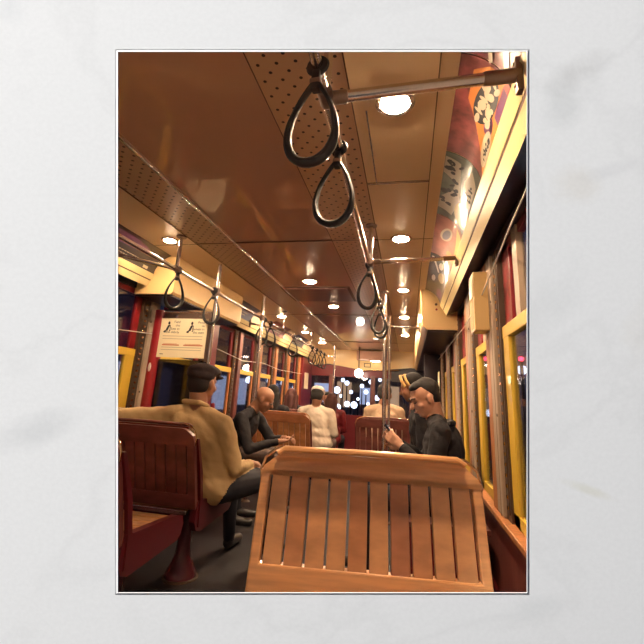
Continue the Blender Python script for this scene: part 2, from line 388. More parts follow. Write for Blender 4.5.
# walls: lower panel, ledge, header
def wall(side, y_from, sill, head):
    x0, x1 = (XR, XR+.07) if side > 0 else (XL-.07, XL)
    m = mb('mahog').box(x0, x1, Y0, YE, FZ, sill-.02)
    m.use('dark').box(x0, x1, Y0, YE, head, ZC+.04)
    return struct(m.build('wall_right' if side > 0 else 'wall_left', cut=True))
wall(1, Y0, .70, 2.0); wall(-1, Y0, .76, 1.98)
m = mb('oak').box(XR-.035, XR+.07, Y0, YE, .675, .70, bev=.004); trim(m)
m = mb('oak').box(XL-.07, XL+.035, Y0, YE, .735, .76, bev=.004); trim(m)
m = mb('dred').box(XR-.02, XR+.0, Y0, YE, FZ, FZ+.14); struct(m.build('baseboard_right', cut=True))
m = mb('dred').box(XL, XL+.02, Y0, YE, FZ, FZ+.14); struct(m.build('baseboard_left', cut=True))

# ---- windows
wn = [0]
def window(side, yp, sill, rail, head, pitch, stile='yellow', upper='red', near=True, sw_=None):
    """bay between post at yp-pitch and post at yp (post face towards the aisle)"""
    wn[0] += 1
    X = XR if side > 0 else XL
    def bx(m, d0, d1, y0, y1, z0, z1, bev=0.):      # d: depth measured outwards from the wall face
        a, b = sorted((X+side*d0, X+side*d1)); return m.box(a, b, y0, y1, z0, z1, bev=bev)
    e = thing('window_%d' % wn[0], None, None, (X, yp-pitch/2, sill)); e['kind'] = 'structure'
    def part(m, name): o = m.build(name, loc=(X, yp-pitch/2, sill)); o.parent = e; o.location = (0, 0, 0); return o
    ya, yb = yp-pitch+.10, yp-.16
    # lower sash
    m = mb(stile); m.use(stile if not sw_ else 'oak'); w1 = sw_ or .11; bx(m, .012, .045, yb-w1, yb, sill, rail+.025, .004); bx(m, .012, .045, ya, ya+w1*.5, sill, rail+.025, .004); m.use(stile)
    bx(m, .010, .047, ya, yb, rail-.035, rail+.025, .004); bx(m, .012, .045, ya, yb, sill, sill+.055, .004); part(m, 'sash')
    m = mb('glass'); bx(m, .026, .030, ya+w1*.5-.01, yb-w1+.01, sill+.05, rail-.03); part(m, 'pane')
    # upper sash
    m = mb(upper); bx(m, .030, .060, yb-(.14 if near else .06), yb+.02, rail+.025, head, .003); bx(m, .030, .060, ya, ya+.05, rail+.025, head, .003)
    bx(m, .030, .060, ya, yb, head-.04, head); m.use('tan'); bx(m, .020, .055, yb-.33, yb-.25, rail+.025, head, .003) if near else None
    part(m, 'upper_sash')
    m = mb('glass'); bx(m, .044, .048, ya+.04, yb-.05, rail+.02, head-.03); part(m, 'pane')
    # track with a row of studs
    m = mb('stud'); bx(m, .002, .045, yb+.002, yb+.092, sill, head)
    m.use('stud'); bx(m, -.002, .004, yb+.02, yb+.06, sill+.03, head)
    z = sill+.05; m.use('brass')
    while z < head-.03: bx(m, -.006, .002, yb+.028, yb+.052, z, z+.014); z += .046
    part(m, 'stud_track')
    return e
def post(side, yp, sill, head, mname, w=.14, prot=.014, strip_=True):
    X = XR if side > 0 else XL
    a, b = sorted((X-side*prot, X+side*.06))
    m = mb(mname).box(a, b, yp-w/2, yp+w/2, sill, head, bev=.008)
    m.use('groove').box(a+.0, a+.002, yp-w*.18, yp-w*.15, sill, head) if side < 0 else m.use('groove').box(a-.001, a+.002, yp-w*.16, yp-w*.13, sill, head)
    if strip_:
        a, b = sorted((X-side*.014, X+side*.06)); m.use('oak').box(a, b, yp+w/2, yp+w/2+.09, sill, head, bev=.004)
    m.use('stud')
    for z in (1.16, 1.74): m.tube([(X-side*prot-side*.003, yp-w*.38, z), (X-side*prot, yp-w*.38, z)], .008, 10)
    return trim(m, cut=False)
for i in range(-1, 8):
    yp = 2.325+.85*i
    if i >= 0: post(1, yp, .70, 2.0, 'tan')
    if i >= 0: window(1, yp, .70, 1.56, 2.0, .85)
# front-left bay next to the door post, then the run beyond the door bay
window(-1, 3.16, .76, 1.47, 1.98, .98, near=False); post(-1, 3.15, .76, 1.98, 'tan', w=.12, strip_=False)
window(-1, 2.18, .76, 1.47, 1.98, .98, near=False); post(-1, 2.17, .76, 1.98, 'tan', w=.12, strip_=False)
window(-1, 4.25, .76, 1.47, 1.98, .98, near=False)
for yp in (5.12, 5.90, 6.68, 7.46, 8.24):
    window(-1, yp-.03, .76, 1.47, 1.98, .78, near=False, upper='dred', sw_=.035); post(-1, yp, .76, 1.98, 'mahog' if yp < 5.5 else 'oak', w=.11, strip_=False)
m = mb('dred').box(XL-.02, XL+.05, 8.32, YE, FZ, 1.99); trim(m)
m = mb('dred').box(XL-.02, XL+.04, 4.22, 4.36, .76, 1.94); trim(m)
m = mb('paper').box(XL+.052, XL+.056, 8.52, 8.86, 1.35, 1.68).build('notice_sign'); props(m, 'small pale notice on the dark red end panel', 'notice')

# dark red corner pillar at far right
m = mb('dark').box(.22, .45, 5.9, 6.02, .70, 1.90); trim(m)

# ---- end bulkhead (front of the car)
m = mb('cream').prism([(-2.18, 2.25), (-2.18, 1.88), (-1.75, 1.93), (-.87, 1.80), (.05, 1.90), (.45, 1.88), (.45, 2.25)], 'y', YE-.06, YE+.02)
m.use('dred').box(-2.18, .45, YE-.03, YE+.02, 1.66, 1.90); m.box(-2.18, .45, YE-.04, YE+.02, FZ, .86)
m.use('mahog').box(-.80, -.70, YE-.05, YE+.02, .86, 1.7); m.box(-1.72, -1.60, YE-.05, YE+.02, .86, 1.7); m.box(.02, .10, YE-.05, YE+.02, .86, 1.7)
m.use('brass').tube([(-1.0, YE-.07, 1.80), (-.75, YE-.075, 1.815), (-.4, YE-.075, 1.82), (-.2, YE-.07, 1.84)], .012)
m.use('dark').box(-.36, .44, YE-.04, YE-.02, 1.60, 1.90)
struct(m.build('wall_rear', cut=False))
e = thing('window_50', None, None, (CX, YE, 1.2)); e['kind'] = 'structure'
o = mb('glass').box(-2.18, .45, YE-.012, YE-.006, .86, 1.68).build('pane', loc=(CX, YE, 1.2)); o.parent = e; o.location = (0, 0, 0)
# raised destination box and small notices on header
o = mb('ceil').box(-1.10, -.35, YE-.22, YE-.08, 2.02, 2.22, bev=.01).build('destination_box'); props(o, 'brown box mounted over the cream header at the front of the car', 'box')
o = mb('ink').box(-.95, -.80, YE-.066, YE-.062, 1.88, 1.97).build('number_plate'); m2 = mb('cream').box(-.935, -.815, YE-.070, YE-.066, 1.893, 1.957).build('plate_face', parent=o)
props(o, 'small dark framed plate on the cream header at the front', 'plate')

# ------------------------------------------------------------------ ceiling lamps
def lamp(x, y, label, z=ZC, r=.052, mt='lens', grp=None):
    t = thing('ceiling_lamp', label, 'lamp', (x, y, z), 0, grp)
    m = mb('steel').lathe([(r*1.02, 0), (r*1.35, 0), (r*1.38, -.006), (r*1.2, -.012), (r*1.02, -.010), (r*1.0, -.004)]); m.build('trim_ring', parent=t, smooth=True)
    mb(mt).lathe([(r, -.002), (r*.98, -.009), (r*.8, -.015), (r*.45, -.019), (.002, -.020)], 24).build('diffuser', parent=t, smooth=True)
    return t
lamp(-.045, 1.27, 'round ceiling lamp beside the nearest steel crossbar', z=ZC-.004)
lamp(-.045, 2.58, 'round ceiling lamp just before the second crossbar on the right', z=ZC-.004)
lamp(-.045, 3.90, 'round ceiling lamp behind the second crossbar, right row', z=ZC-.004, r=.045)
lamp(-.045, 5.25, 'round ceiling lamp past the third crossbar on the right', z=ZC-.004)
lamp(-.045, 6.75, 'farthest round ceiling lamp of the right row', z=ZC-.004)
lamp(-1.70, 2.50, 'round ceiling lamp above the left grab rail near the black poster', z=ZC-.004, r=.042)
lamp(-1.70, 5.30, 'round ceiling lamp over the left windows behind the cream bulkhead box', z=ZC-.004)
lamp(-1.70, 6.66, 'second round ceiling lamp beyond the cream box in the left row', z=ZC-.004)
lamp(-1.67, 7.95, 'farthest round ceiling lamp of the left row', z=ZC-.004, r=.06)
lamp(-.905, 3.60, 'round ceiling lamp in the middle of the brown ceiling before the hatch', z=ZC, r=.055)
lamp(-.865, 4.66, 'round ceiling lamp in the middle just beyond the hatch', z=ZC, r=.05)
t = thing('header_lamp', 'glowing oval lamp on the cream header at the front', 'lamp', (-.70, YE-.08, 2.035))
mb('steel').ell((0, .01, 0), (.13, .02, .055)).build('lamp_rim', parent=t, smooth=True); mb('lens2').ell((0, -.012, 0), (.11, .02, .04)).build('diffuser', parent=t, smooth=True)
t = thing('bare_bulb', 'big bright white bulb just below the front header', 'lamp', (-1.0, 8.6, 1.71))
mb('lens2').ell((0, 0, 0), (.085, .085, .085)).build('globe', parent=t, smooth=True); mb('fit').tube([(0, 0, .08), (0, 0, .54)], .012).build('lamp_stem', parent=t)

# ------------------------------------------------------------------ rails, bars, poles
RX, RZ, LX = -.222, 2.005, -1.57
def clamp(m, c, d, r=.026, L=.05):
    c = Vector(c); d = Vector(d); m.tube([c-d*L/2, c-d*L*.42, c+d*L*.42, c+d*L/2], [r*.9, r, r, r*.9], 14)
t = thing('grab_rail', 'long right steel grab rail carrying the nearest hanging straps', 'rail', (RX, .76, RZ))
mb('steel').tube([(0, 0, 0), (-.03, 4.1, 0)], .0145, 16).build('tube', parent=t, smooth=True)
for y in (.93, 2.36, 4.0):
    m = mb('steel').tube([(0, y-.76, 0), (.0, y-.76, ZC-RZ)], .013, 12); m.use('fit'); clamp(m, (0, y-.76, 0), (0, 1, 0), .022, .06)
    m.build('hanger', parent=t, smooth=True); mb('fit').lathe([(.034, ZC-RZ-.012), (.036, ZC-RZ-.004), (.03, ZC-RZ-.001)], 24, Matrix.Translation((0, y-.76, 0))).build('ceiling_flange', parent=t, smooth=True)
t = thing('grab_rail', 'long left steel grab rail running past the cream box above the sign', 'rail', (LX, 1.3, 2.0))
mb('steel').tube([(0, 0, 0), (-.02, 7.0, 0)], .0145, 16).build('tube', parent=t, smooth=True)
for y in (2.44, 5.0, 6.6):
    m = mb('steel').tube([(0, y-1.3, 0), (.0, y-1.3, .25)], .013, 12); m.use('fit'); clamp(m, (0, y-1.3, 0), (0, 1, 0), .022, .06)
    m.build('hanger', parent=t, smooth=True); mb('fit').lathe([(.034, .234), (.036, .243), (.03, .248)], 24, Matrix.Translation((0, y-1.3, 0))).build('ceiling_flange', parent=t, smooth=True)
def crossbar(p0, p1, r, label, side=1):
    t = thing('crossbar', label, 'bar', p0); d = Vector(p1)-Vector(p0)
    mb('steel').tube([(0, 0, 0), d], r, 18).build('tube', parent=t, smooth=True)
    u = d.normalized(); m = mb('fit'); clamp(m, u*.03, u, r*1.18, .06); m.build('tee_fitting', parent=t, smooth=True)
    m = mb('fit'); clamp(m, d-u*.045, u, r*1.15, .09); m.box(d.x-.006, d.x+.012, d.y-.014, d.y+.014, d.z-.055, d.z+.05, bev=.003)
    for q in (-.035, .035): m.tube([d+Vector((-.01, 0, q)), d+Vector((-.006, 0, q))], .005, 8)
    m.build('wall_bracket', parent=t, smooth=True); return t
crossbar((RX, .94, RZ), (.288, .985, 2.06), .0165, 'thick steel crossbar at the top joining rail and cornice')
crossbar((RX, 2.36, RZ), (.296, 2.55, 2.09), .0135, 'second steel crossbar between right rail and cornice by the second lamp')
crossbar((RX, 4.6, RZ), (.12, 4.6, 2.0), .013, 'third steel crossbar, joining the pole to the cream bulkhead end')
crossbar((LX, 2.44, 2.0), (-2.03, 2.34, 2.09), .012, 'thin crossbar from left rail to the black poster')
crossbar((LX, 5.0, 2.0), (-2.03, 5.0, 2.08), .012, 'thin crossbar over the far left windows')
def pole(x, y, z0, z1, label, r=.016, x1=None, y1=None):
    t = thing('pole', label, 'pole', (x, y, z0))
    mb('steel').tube([(0, 0, 0), ((x1 or x)-x, (y1 or y)-y, z1-z0)], r, 14).build('tube', parent=t, smooth=True)
    m = mb('fit').lathe([(r*2.4, 0), (r*2.4, .008), (r*1.4, .02)]); m.build('floor_flange', parent=t, smooth=True)
    z = 2.0-z0
    if z1 > 2.05: m = mb('fit'); clamp(m, (0, 0, z), (0, 0, 1), r*1.5, .06); m.build('rail_joint', parent=t, smooth=True)
    return t
pole(LX, 3.07, FZ, 2.25, 'steel pole at the right edge of the sign behind the capped man')
pole(LX+.0, 4.20, FZ, 2.25, 'steel pole in front of the left windows beside the bald man', r=.018)
pole(-.247, 4.50, FZ, 2.25, 'bright vertical steel pole left of the man with a phone', r=.022)
pole(-.175, 4.0, FZ, 2.0, 'thin steel pole just beside the phone hands', r=.011)
pole(-1.45, 8.2, FZ, 2.25, 'steel pole before the far red panel', r=.018)
# looping handles at the far left
def railpipe(pts, r, label, mt='steel', cat='bar', name='curved_rail'):
    o = mb(mt).tube(pts, r, 10).build(name, smooth=True); return props(o, label, cat)
railpipe([(-1.585, 8.2, 2.0), (-1.5, 8.2, 2.0), (-1.46, 8.2, 1.985), (-1.45, 8.2, 1.95)], .014, 'short bent rail end meeting the farthest pole')

# bell cords
railpipe([(.405, 1.0, 1.98), (.40, 1.6, 1.90), (.405, 2.32, 1.80), (.41, 3.16, 1.76), (.41, 4.0, 1.77), (.41, 6.0, 1.78)], .0035, 'thin bell cord sagging along the right window posts', 'white', 'cord', 'bell_cord')
railpipe([(-2.12, 1.5, 1.60), (-2.13, 2.6, 1.60), (-2.135, 3.1, 1.64), (-2.08, 3.12, 1.66)], .0035, 'thin bell cord across the nearest left window', 'white', 'cord', 'bell_cord')
railpipe([(-2.11, 4.3, 1.66), (-2.12, 5.1, 1.60), (-2.12, 5.9, 1.64), (-2.12, 6.7, 1.60), (-2.12, 8.2, 1.63)], .004, 'thin bell cord drooping across the far left windows', 'white', 'cord', 'bell_cord')

# ------------------------------------------------------------------ hanging straps
def make_strap():
    t = thing('hanging_strap', 'x', 'strap')
    m = mb('strap')
    H = .285; pts = []
    # teardrop loop: apex up at z=-.05, round foot at z=-H
    n = 44
    for i in range(n):
        a = 2*PI*i/n; cz = -.5+.5*math.cos(a)               # 0..-1
        wv = math.sin(a)*math.sin(a/2)**.9 if a <= PI else -math.sin(2*PI-a)*math.sin((2*PI-a)/2)**.9
        pts.append(Vector((wv*.062*1.25, 0, -.045+cz*(H-.055))))
    L = len(pts); rings = []
    for i, p in enumerate(pts):
        tn_ = (pts[(i+1) % L]-pts[i-1]).normalized(); nrm = Vector((0, 1, 0)).cross(tn_).normalized()
        lowf = min(1, max(0, (-p.z-.12)/.12)); wy = .011+.004*lowf; th = .0060+.0055*lowf
        rings.append([p+nrm*(math.cos(2*PI*k/10)*th)+Vector((0, math.sin(2*PI*k/10)*wy, 0)) for k in range(10)])
    m.add([v for r_ in rings for v in r_], [(i*10+k, i*10+(k+1) % 10, ((i+1) % L)*10+(k+1) % 10, ((i+1) % L)*10+k) for i in range(L) for k in range(10)])
    m.build('loop', parent=t, smooth=True)
    m = mb('strap').box(-.011, .011, -.012, .012, -.075, -.018, bev=.004)
    m.tube([(.019*math.cos(a), 0, .019*math.sin(a)) for a in [2*PI*k/20 for k in range(20)]], .0075, 8, closed=True, sx=1.6); m.build('strap_band', parent=t, smooth=True)
    m = mb('fit').box(-.014, .014, -.0135, .0135, -.058, -.044, bev=.003); m.build('buckle', parent=t, smooth=True)
    return t
st0 = make_strap(); used = False
def strap(x, y, z, rz, ty, label, tx=0.):
    global used
    o = st0 if not used else copy_tree(st0); used = True
    o.location = (x, y, z); o.rotation_euler = (tx, ty, rz); o['label'] = label
    o['group'] = 'hanging straps on the right rail' if x > -1 else 'hanging straps on the left rail'
strap(RX, .822, RZ, -.12, .03, 'nearest and largest black hanging strap, below the top of the right rail')
strap(RX-.003, 1.175, RZ, -.08, .05, 'second black hanging strap from the top, on the right rail')
strap(RX-.012, 2.42, RZ, .6, .06, 'black strap hanging straight below the second crossbar')
strap(RX-.020, 3.35, RZ, .5, 0, 'black strap left and higher of the overlapping pair on the right rail')
strap(RX-.022, 3.62, RZ, -.4, -.03, 'black strap lower in the overlapping pair near the steel pole')
strap(LX, 2.46, 2.0, .95, 0, 'broad black strap under the left lamp, before the cream box')
strap(LX, 3.02, 2.0, .3, 0, 'black strap touching the pole at the sign corner')
strap(LX-.008, 4.30, 2.0, .5, .08, 'black strap, first of the crossed pair by the far left windows')
strap(LX-.008, 4.52, 2.0, -.2, -.08, 'black strap, second of the crossed pair by the far left windows')
strap(LX-.010, 5.55, 2.0, .2, 0, 'lone small black strap beyond the crossed pair')
for k, yy in enumerate((6.75, 7.1, 7.45, 7.8)):
    strap(LX-.012, yy, 2.0, .3*k, .03*(k-1), ('first', 'second', 'third', 'last')[k]+' strap in the far cluster before the red end panel')

# ------------------------------------------------------------------ posters in the coves
def poly_patch(m, pts, side, off):
    """flat print shape: polygon in (y, v) cut into narrow bands so that it follows the cove"""
    def clip(P, lim, sg):
        out = []
        for i in range(len(P)):
            p, q = P[i-1], P[i]; ip, iq = sg*(p[1]-lim) >= 0, sg*(q[1]-lim) >= 0
            if ip != iq:
                k = (lim-p[1])/(q[1]-p[1]); out.append((p[0]+(q[0]-p[0])*k, lim))
            if iq: out.append(q)
        return out
    lo = 0.
    while lo < 1.:
        P = clip(clip(list(pts), lo, 1), lo+.05, -1)
        if len(P) >= 3: m.add([covep(y, v, side, off) for y, v in P], [tuple(range(len(P)))])
        lo += .05
def poster(label, side, y0, y1, base, draw=None):
    t = thing('poster', label, 'poster', (0, 0, 0))
    sheet(mb(base), y0, y1, .02, .99, side, .004, 12, 8).build('sheet', parent=t, smooth=True)
    if draw: draw(t, side, y0, y1)
    c = covep((y0+y1)/2, .5, side)
    for ch in list(bpy.data.objects):
        if ch.parent == t: ch.data.transform(Matrix.Translation(-c))
    t.location = c; return t
def band(m, y0, v0, y1, v1, w, side, off, n=10):
    d = Vector((y1-y0, (v1-v0)*.27)); L = d.length; px, pv = -d.y/L*w/2, d.x/L*w/2/.27
    a = [(y0+(y1-y0)*i/n, v0+(v1-v0)*i/n) for i in range(n+1)]
    vs = []
    for y, v in a: vs += [covep(y+px, min(.985, max(.03, v+pv)), side, off), covep(y-px, min(.985, max(.03, v-pv)), side, off)]
    m.add(vs, [(2*i, 2*i+1, 2*i+3, 2*i+2) for i in range(n)])
def blob(m, y, v, ry, rv, side, off, n=22, rot=0.):
    pts = []
    for k in range(n):
        a = 2*PI*k/n; c, s_ = math.cos(a)*ry, math.sin(a)*rv*.27; cc, ss = math.cos(rot), math.sin(rot)
        pts.append((y+c*cc-s_*ss, min(.985, max(.03, v+(c*ss+s_*cc)/.27))))
    poly_patch(m, pts, side, off)
def words(m_name, txt, size, y, v, side, off, rot=0., name='lettering', parent=None):
    sg = -1 if side > 0 else 1
    def fn(a, b):
        a2, b2 = a*math.cos(rot)-b*math.sin(rot), a*math.sin(rot)+b*math.cos(rot)
        return covep(y+sg*a2, min(.99, max(.02, v+b2/.27)), side, off)
    return text_mesh(txt, size, m_name, fn).build(name, parent=parent)
M['adOrange'] = mat('orange print', (.52, .19, .04), .35, coat=.3); M['adMaroon'] = mat('maroon print', (.20, .05, .05), .35, coat=.3, var=(14, (1, 1, 1), .6))
M['adRed'] = mat('red print', (.36, .04, .03), .35, coat=.3); M['adPurple'] = mat('purple print', (.10, .03, .09), .35, coat=.3); M['adGreen'] = mat('dark green print', (.07, .09, .07), .3, coat=.3, var=(18, (1, 1, 1), .4))
M['adPale'] = mat('pale print', (.42, .36, .26), .4, coat=.3); M['adRose'] = mat('dull rose print', (.30, .09, .065), .35, coat=.4, var=(8, (1, 1, 1), .3))
M['adBlack'] = mat('black print', (.025, .02, .022), .3, coat=.4); M['adSlate'] = mat('slate blue print', (.10, .11, .17), .3, coat=.4)
M['adYellow'] = mat('yellow print', (.50, .36, .12), .4, coat=.3); M['adPurple'] = mat('purple print', (.10, .03, .09), .35, coat=.3)
def dA(t, s, a, b):
    m = mb('adRed'); blob(m, a+.16, .45, .10, .35, s, .006); m.use('adPale'); band(m, a+.02, .9, b-.02, .25, .03, s, .007); band(m, a+.10, .95, b, .55, .018, s, .0075); m.use('adPurple'); blob(m, b-.08, .75, .06, .25, s, .0068); m.build('print', parent=t)
def dB(t, s, a, b):
    m = mb('adOrange'); poly_patch(m, [(a+.01, .03), (a+.01, .55), (a+.05, .78), (b-.34, .78), (b-.16, .40), (b-.02, .03)], s, .006)
    m.use('adPurple'); band(m, a+.03, .12, b-.35, .02+.1, .05, s, .007); blob(m, b-.28, .28, .05, .12, s, .007)
    m.use('adRed'); blob(m, a+.05, .10, .05, .12, s, .0072)
    m.use('adPale'); blob(m, b-.17, .18, .10, .13, s, .0075, rot=-.1); m.build('print', parent=t)


    m = mb('ink'); blob(m, a+.155, .45, .115, .21, s, .0072, rot=.2); m.build('lettering_ground', parent=t)  # dark printed patch behind the pale letters
    m = mb('adPale'); rr = random.Random(5)
    for k in range(20): blob(m, a+.05+rr.random()*.20, .30+rr.random()*.30, .008+rr.random()*.018, .03+rr.random()*.07, s, .008, 9, rr.random()*3)
    m.build('lettering', parent=t)
    m = mb('ink'); rr = random.Random(9)
    for k in range(16): blob(m, b-.235+rr.random()*.13, .13+rr.random()*.10, .006+rr.random()*.008, .02, s, .0085, 8, rr.random()*3)
    m.build('small_lettering', parent=t)
def dC(t, s, a, b):
    m = mb('adPale'); poly_patch(m, [(a+.03, .97), (a+.16, .97), (a+.22, .7), (a+.30, .72), (a+.40, .97), (b-.10, .97), (b-.06, .62), (a+.36, .5), (a+.05, .66)], s, .006)
    poly_patch(m, [(a+.10, .12), (a+.04, .36), (a+.16, .50), (a+.34, .42), (a+.38, .10)], s, .006)
    m.use('adYellow'); blob(m, b-.16, .30, .12, .28, s, .0065); m.build('print', parent=t)
    m = mb('ink'); rr = random.Random(3)
    for k in range(24): blob(m, a+.05+rr.random()*.40, .62+rr.random()*.3, .008+rr.random()*.018, .02+rr.random()*.05, s, .0078, 8, rr.random()*3)
    for k in range(12): blob(m, a+.12+rr.random()*.16, .16+rr.random()*.22, .006+rr.random()*.012, .03, s, .0078, 8, rr.random()*3)
    m.build('lettering', parent=t)
def dD(t, s, a, b):
    m = mb('adPale'); blob(m, a+.22, .62, .11, .17, s, .006, rot=.2); m.use('adSlate'); blob(m, a+.22, .62, .085, .11, s, .007, rot=.2)
    m.use('adYellow'); poly_patch(m, [(a+.05, .03), (a+.02, .35), (a+.2, .22), (b-.15, .10), (b-.1, .03)], s, .0062); m.use('adOrange'); blob(m, b-.16, .3, .07, .2, s, .007); m.build('print', parent=t)
def dE(t, s, a, b):
    m = mb('white'); blob(m, a+.18, .55, .08, .10, s, .006, 9); blob(m, a+.55, .75, .09, .08, s, .006, 7); band(m, a+.05, .9, a+.35, .6, .02, s, .006)
    m.use('adYellow'); blob(m, a+.42, .42, .12, .16, s, .006); m.use('adPurple'); blob(m, b-.2, .3, .12, .2, s, .006); m.build('print', parent=t)
poster('red and cream pictorial poster curving above the thick crossbar', 1, .72, 1.075, 'adMaroon', dA)
poster('orange and maroon poster with white lettering just below the thick crossbar', 1, 1.08, 1.60, 'adMaroon', dB)
poster('dark green poster with pale block lettering and a yellow glow', 1, 1.605, 2.22, 'adGreen', dC)
poster('dull red poster with a pale oval, before the second crossbar', 1, 2.225, 2.86, 'adRose', dD)
poster('black poster with white and yellow blotches next to the right bulkhead box', 1, 2.865, 3.89, 'adBlack', dE)
def dF(t, s, a, b):
    words('white', 'SUPPORT', .045, a+.86, .60, s, .0075, parent=t); words('white', 'YOUR LOCAL STREETCAR', .026, a+.80, .20, s, .0075, parent=t)
    m = mb('adPurple'); blob(m, a+.6, .7, .3, .2, s, .006); m.build('print', parent=t)
    m = mb('adPale'); poly_patch(m, [(b-.13, .06), (b-.13, .15), (b-.07, .15), (b-.07, .06)], s, .0078); m.build('badge', parent=t)
def lines(t, s, a, b):
    m = mb('adPale')
    for k, v in enumerate((.72, .58, .40, .26)):
        m = mb('adPale'); band(m, a+.12, v, b-.10-.05*k, v, .014, s, .0075); m.build('lettering', parent=t)
def dF2(t, s, a, b):
    m = mb('adPurple'); blob(m, b-.5, .7, .3, .2, s, .006); m.build('print', parent=t)
    m = mb('adPale'); poly_patch(m, [(b-.16, .08), (b-.16, .18), (b-.10, .18), (b-.10, .08)], s, .0078); m.build('badge', parent=t)
    for v, w_ in ((.30, .008), (.20, .006)):
        y = b-.62; m = mb('adPale')
        while y < b-.22: band(m, y, v, y+.022, v, w_, s, .0078, 2); y += .030
        m.build('lettering_line', parent=t)
poster('black poster with fine white lines in the left cove above the nearest window', -1, 1.25, 2.85, 'adBlack', dF2)
poster('slate blue poster with pale lines just beyond the cream box', -1, 4.28, 5.02, 'adSlate', lines)
poster('dark poster in the left cove between the second and third far lamps', -1, 5.7, 6.5, 'adMaroon', lines)
poster('dark poster farthest along the left cove', -1, 7.0, 7.8, 'adSlate', lines)

# ------------------------------------------------------------------ sign, red post, dark partition
t = thing('stanchion', 'round glossy red post left of the cream sign', 'post', (-2.075, 3.10, .76))
mb('red').tube([(0, 0, -.5), (0, 0, 1.08)], .048, 20).build('tube', parent=t, smooth=True)
mb('white').ell((.0, -.047, .60), (.014, .004, .036)).build('sticker', parent=t)['label'] = 'small pale oval sticker'
t = thing('wind_partition', 'dark smoked panel below the cream sign, in front of the capped man', 'partition', (-1.81, 3.09, FZ))
mb('smoked').box(-.215, .22, -.004, .004, .45, 1.26).build('glass_panel', parent=t)
mb('dark').box(-.215, .22, -.008, .008, 0, .45).build('lower_panel', parent=t)
m = mb('steel').tube([(-.23, 0, 1.665), (.24, 0, 1.655)], .017, 12); m.use('fit').box(-.225, .225, -.006, .006, 1.595, 1.645)
m.use('steel')
for q in (-.10, .115): m.tube([(q, -.012, 1.618), (q, -.004, 1.618)], .013, 10)
m.build('top_rail', parent=t, smooth=True)
t = thing('sign', 'cream rules notice with black figures and lettering between red post and pole', 'sign', (-1.81, 3.06, 1.61))
mb('paper').box(-.222, .203, -.003, .003, -.165, .158).build('board', parent=t)
def fnS(x0, z0): return lambda a, b: Vector((x0+a, -.0045, z0+b))
for txt, sz, x, z, al in (('Yield', .030, -.045, .118, 'RIGHT'), ('this', .028, -.045, .090, 'RIGHT'), ('Seat to', .028, -.045, .062, 'RIGHT'), ('the elderly', .028, -.045, .034, 'RIGHT'),
                      ('Please', .026, .180, .118, 'RIGHT'), ('do', .026, .180, .090, 'RIGHT'), ('Remain in', .028, .180, .062, 'RIGHT'), ('the seats', .028, .180, .034, 'RIGHT')):
    text_mesh(txt, sz, 'ink', fnS(x, z), ax=al).build('lettering', parent=t)
m = mb('inkred')
for x0, x1 in ((-.185, -.03), (.01, .18)):
    m.box(x0, x1, -.0045, -.003, -.068, -.060); m.box(x0+.01, x1-.02, -.0045, -.003, -.056, -.053)
m.build('red_lines', parent=t)
m = mb('ink')
for x in (-.165, .045):       # two small seated figures
    m.ell((x+.018, -.004, .118), (.010, .0015, .014)); m.add([Vector(p) for p in ((x+.01, -.0045, .10), (x+.03, -.0045, .104), (x+.012, -.0045, .055), (x-.012, -.0045, .05))], [(0, 1, 2, 3)])
    m.add([Vector(p) for p in ((x+.027, -.0045, .10), (x+.034, -.0045, .098), (x+.036, -.0045, .05), (x+.02, -.0045, .048), (x+.03, -.0045, .06))], [(0, 1, 2, 3, 4)])
    m.add([Vector(p) for p in ((x-.022, -.0045, .052), (x+.004, -.0045, .060), (x-.006, -.0045, .036), (x-.026, -.0045, .040))], [(0, 1, 2, 3)])
m.build('figures', parent=t)
m = mb('adPale')
for z in (.008, -.015, -.085, -.105): m.box(-.19, .17, -.0042, -.003, z, z+.004)
m.use('ink').box(-.195, -.165, -.0042, -.003, -.142, -.137); m.build('fine_print', parent=t)
mb('fit').box(.208, .228, -.008, .008, -.19, .21).build('clip', parent=t)

# long cream box on the right window post
t = thing('wall_box', 'tall cream box with grooved face high on a right window post', 'box', (.395, 2.42, 1.60))
mb('cream').box(-.035, .05, -.075, .075, 0, .335, bev=.006).build('case', parent=t)
m = mb('groove')
for y in (-.045, -.01, .03): m.box(-.0365, -.034, y-.002, y+.002, .01, .325)
m.build('grooves', parent=t)
mb('paper').box(-.0385, -.0355, -.06, .06, .19, .325).build('face_plate', parent=t)
# black long lever strip beside windows
o = mb('paper').box(.34, .35, 4.9, 5.05, 1.05, 1.55, bev=.003).build('notice_sign'); props(o, 'tall narrow pale notice strip behind the phone man', 'notice')

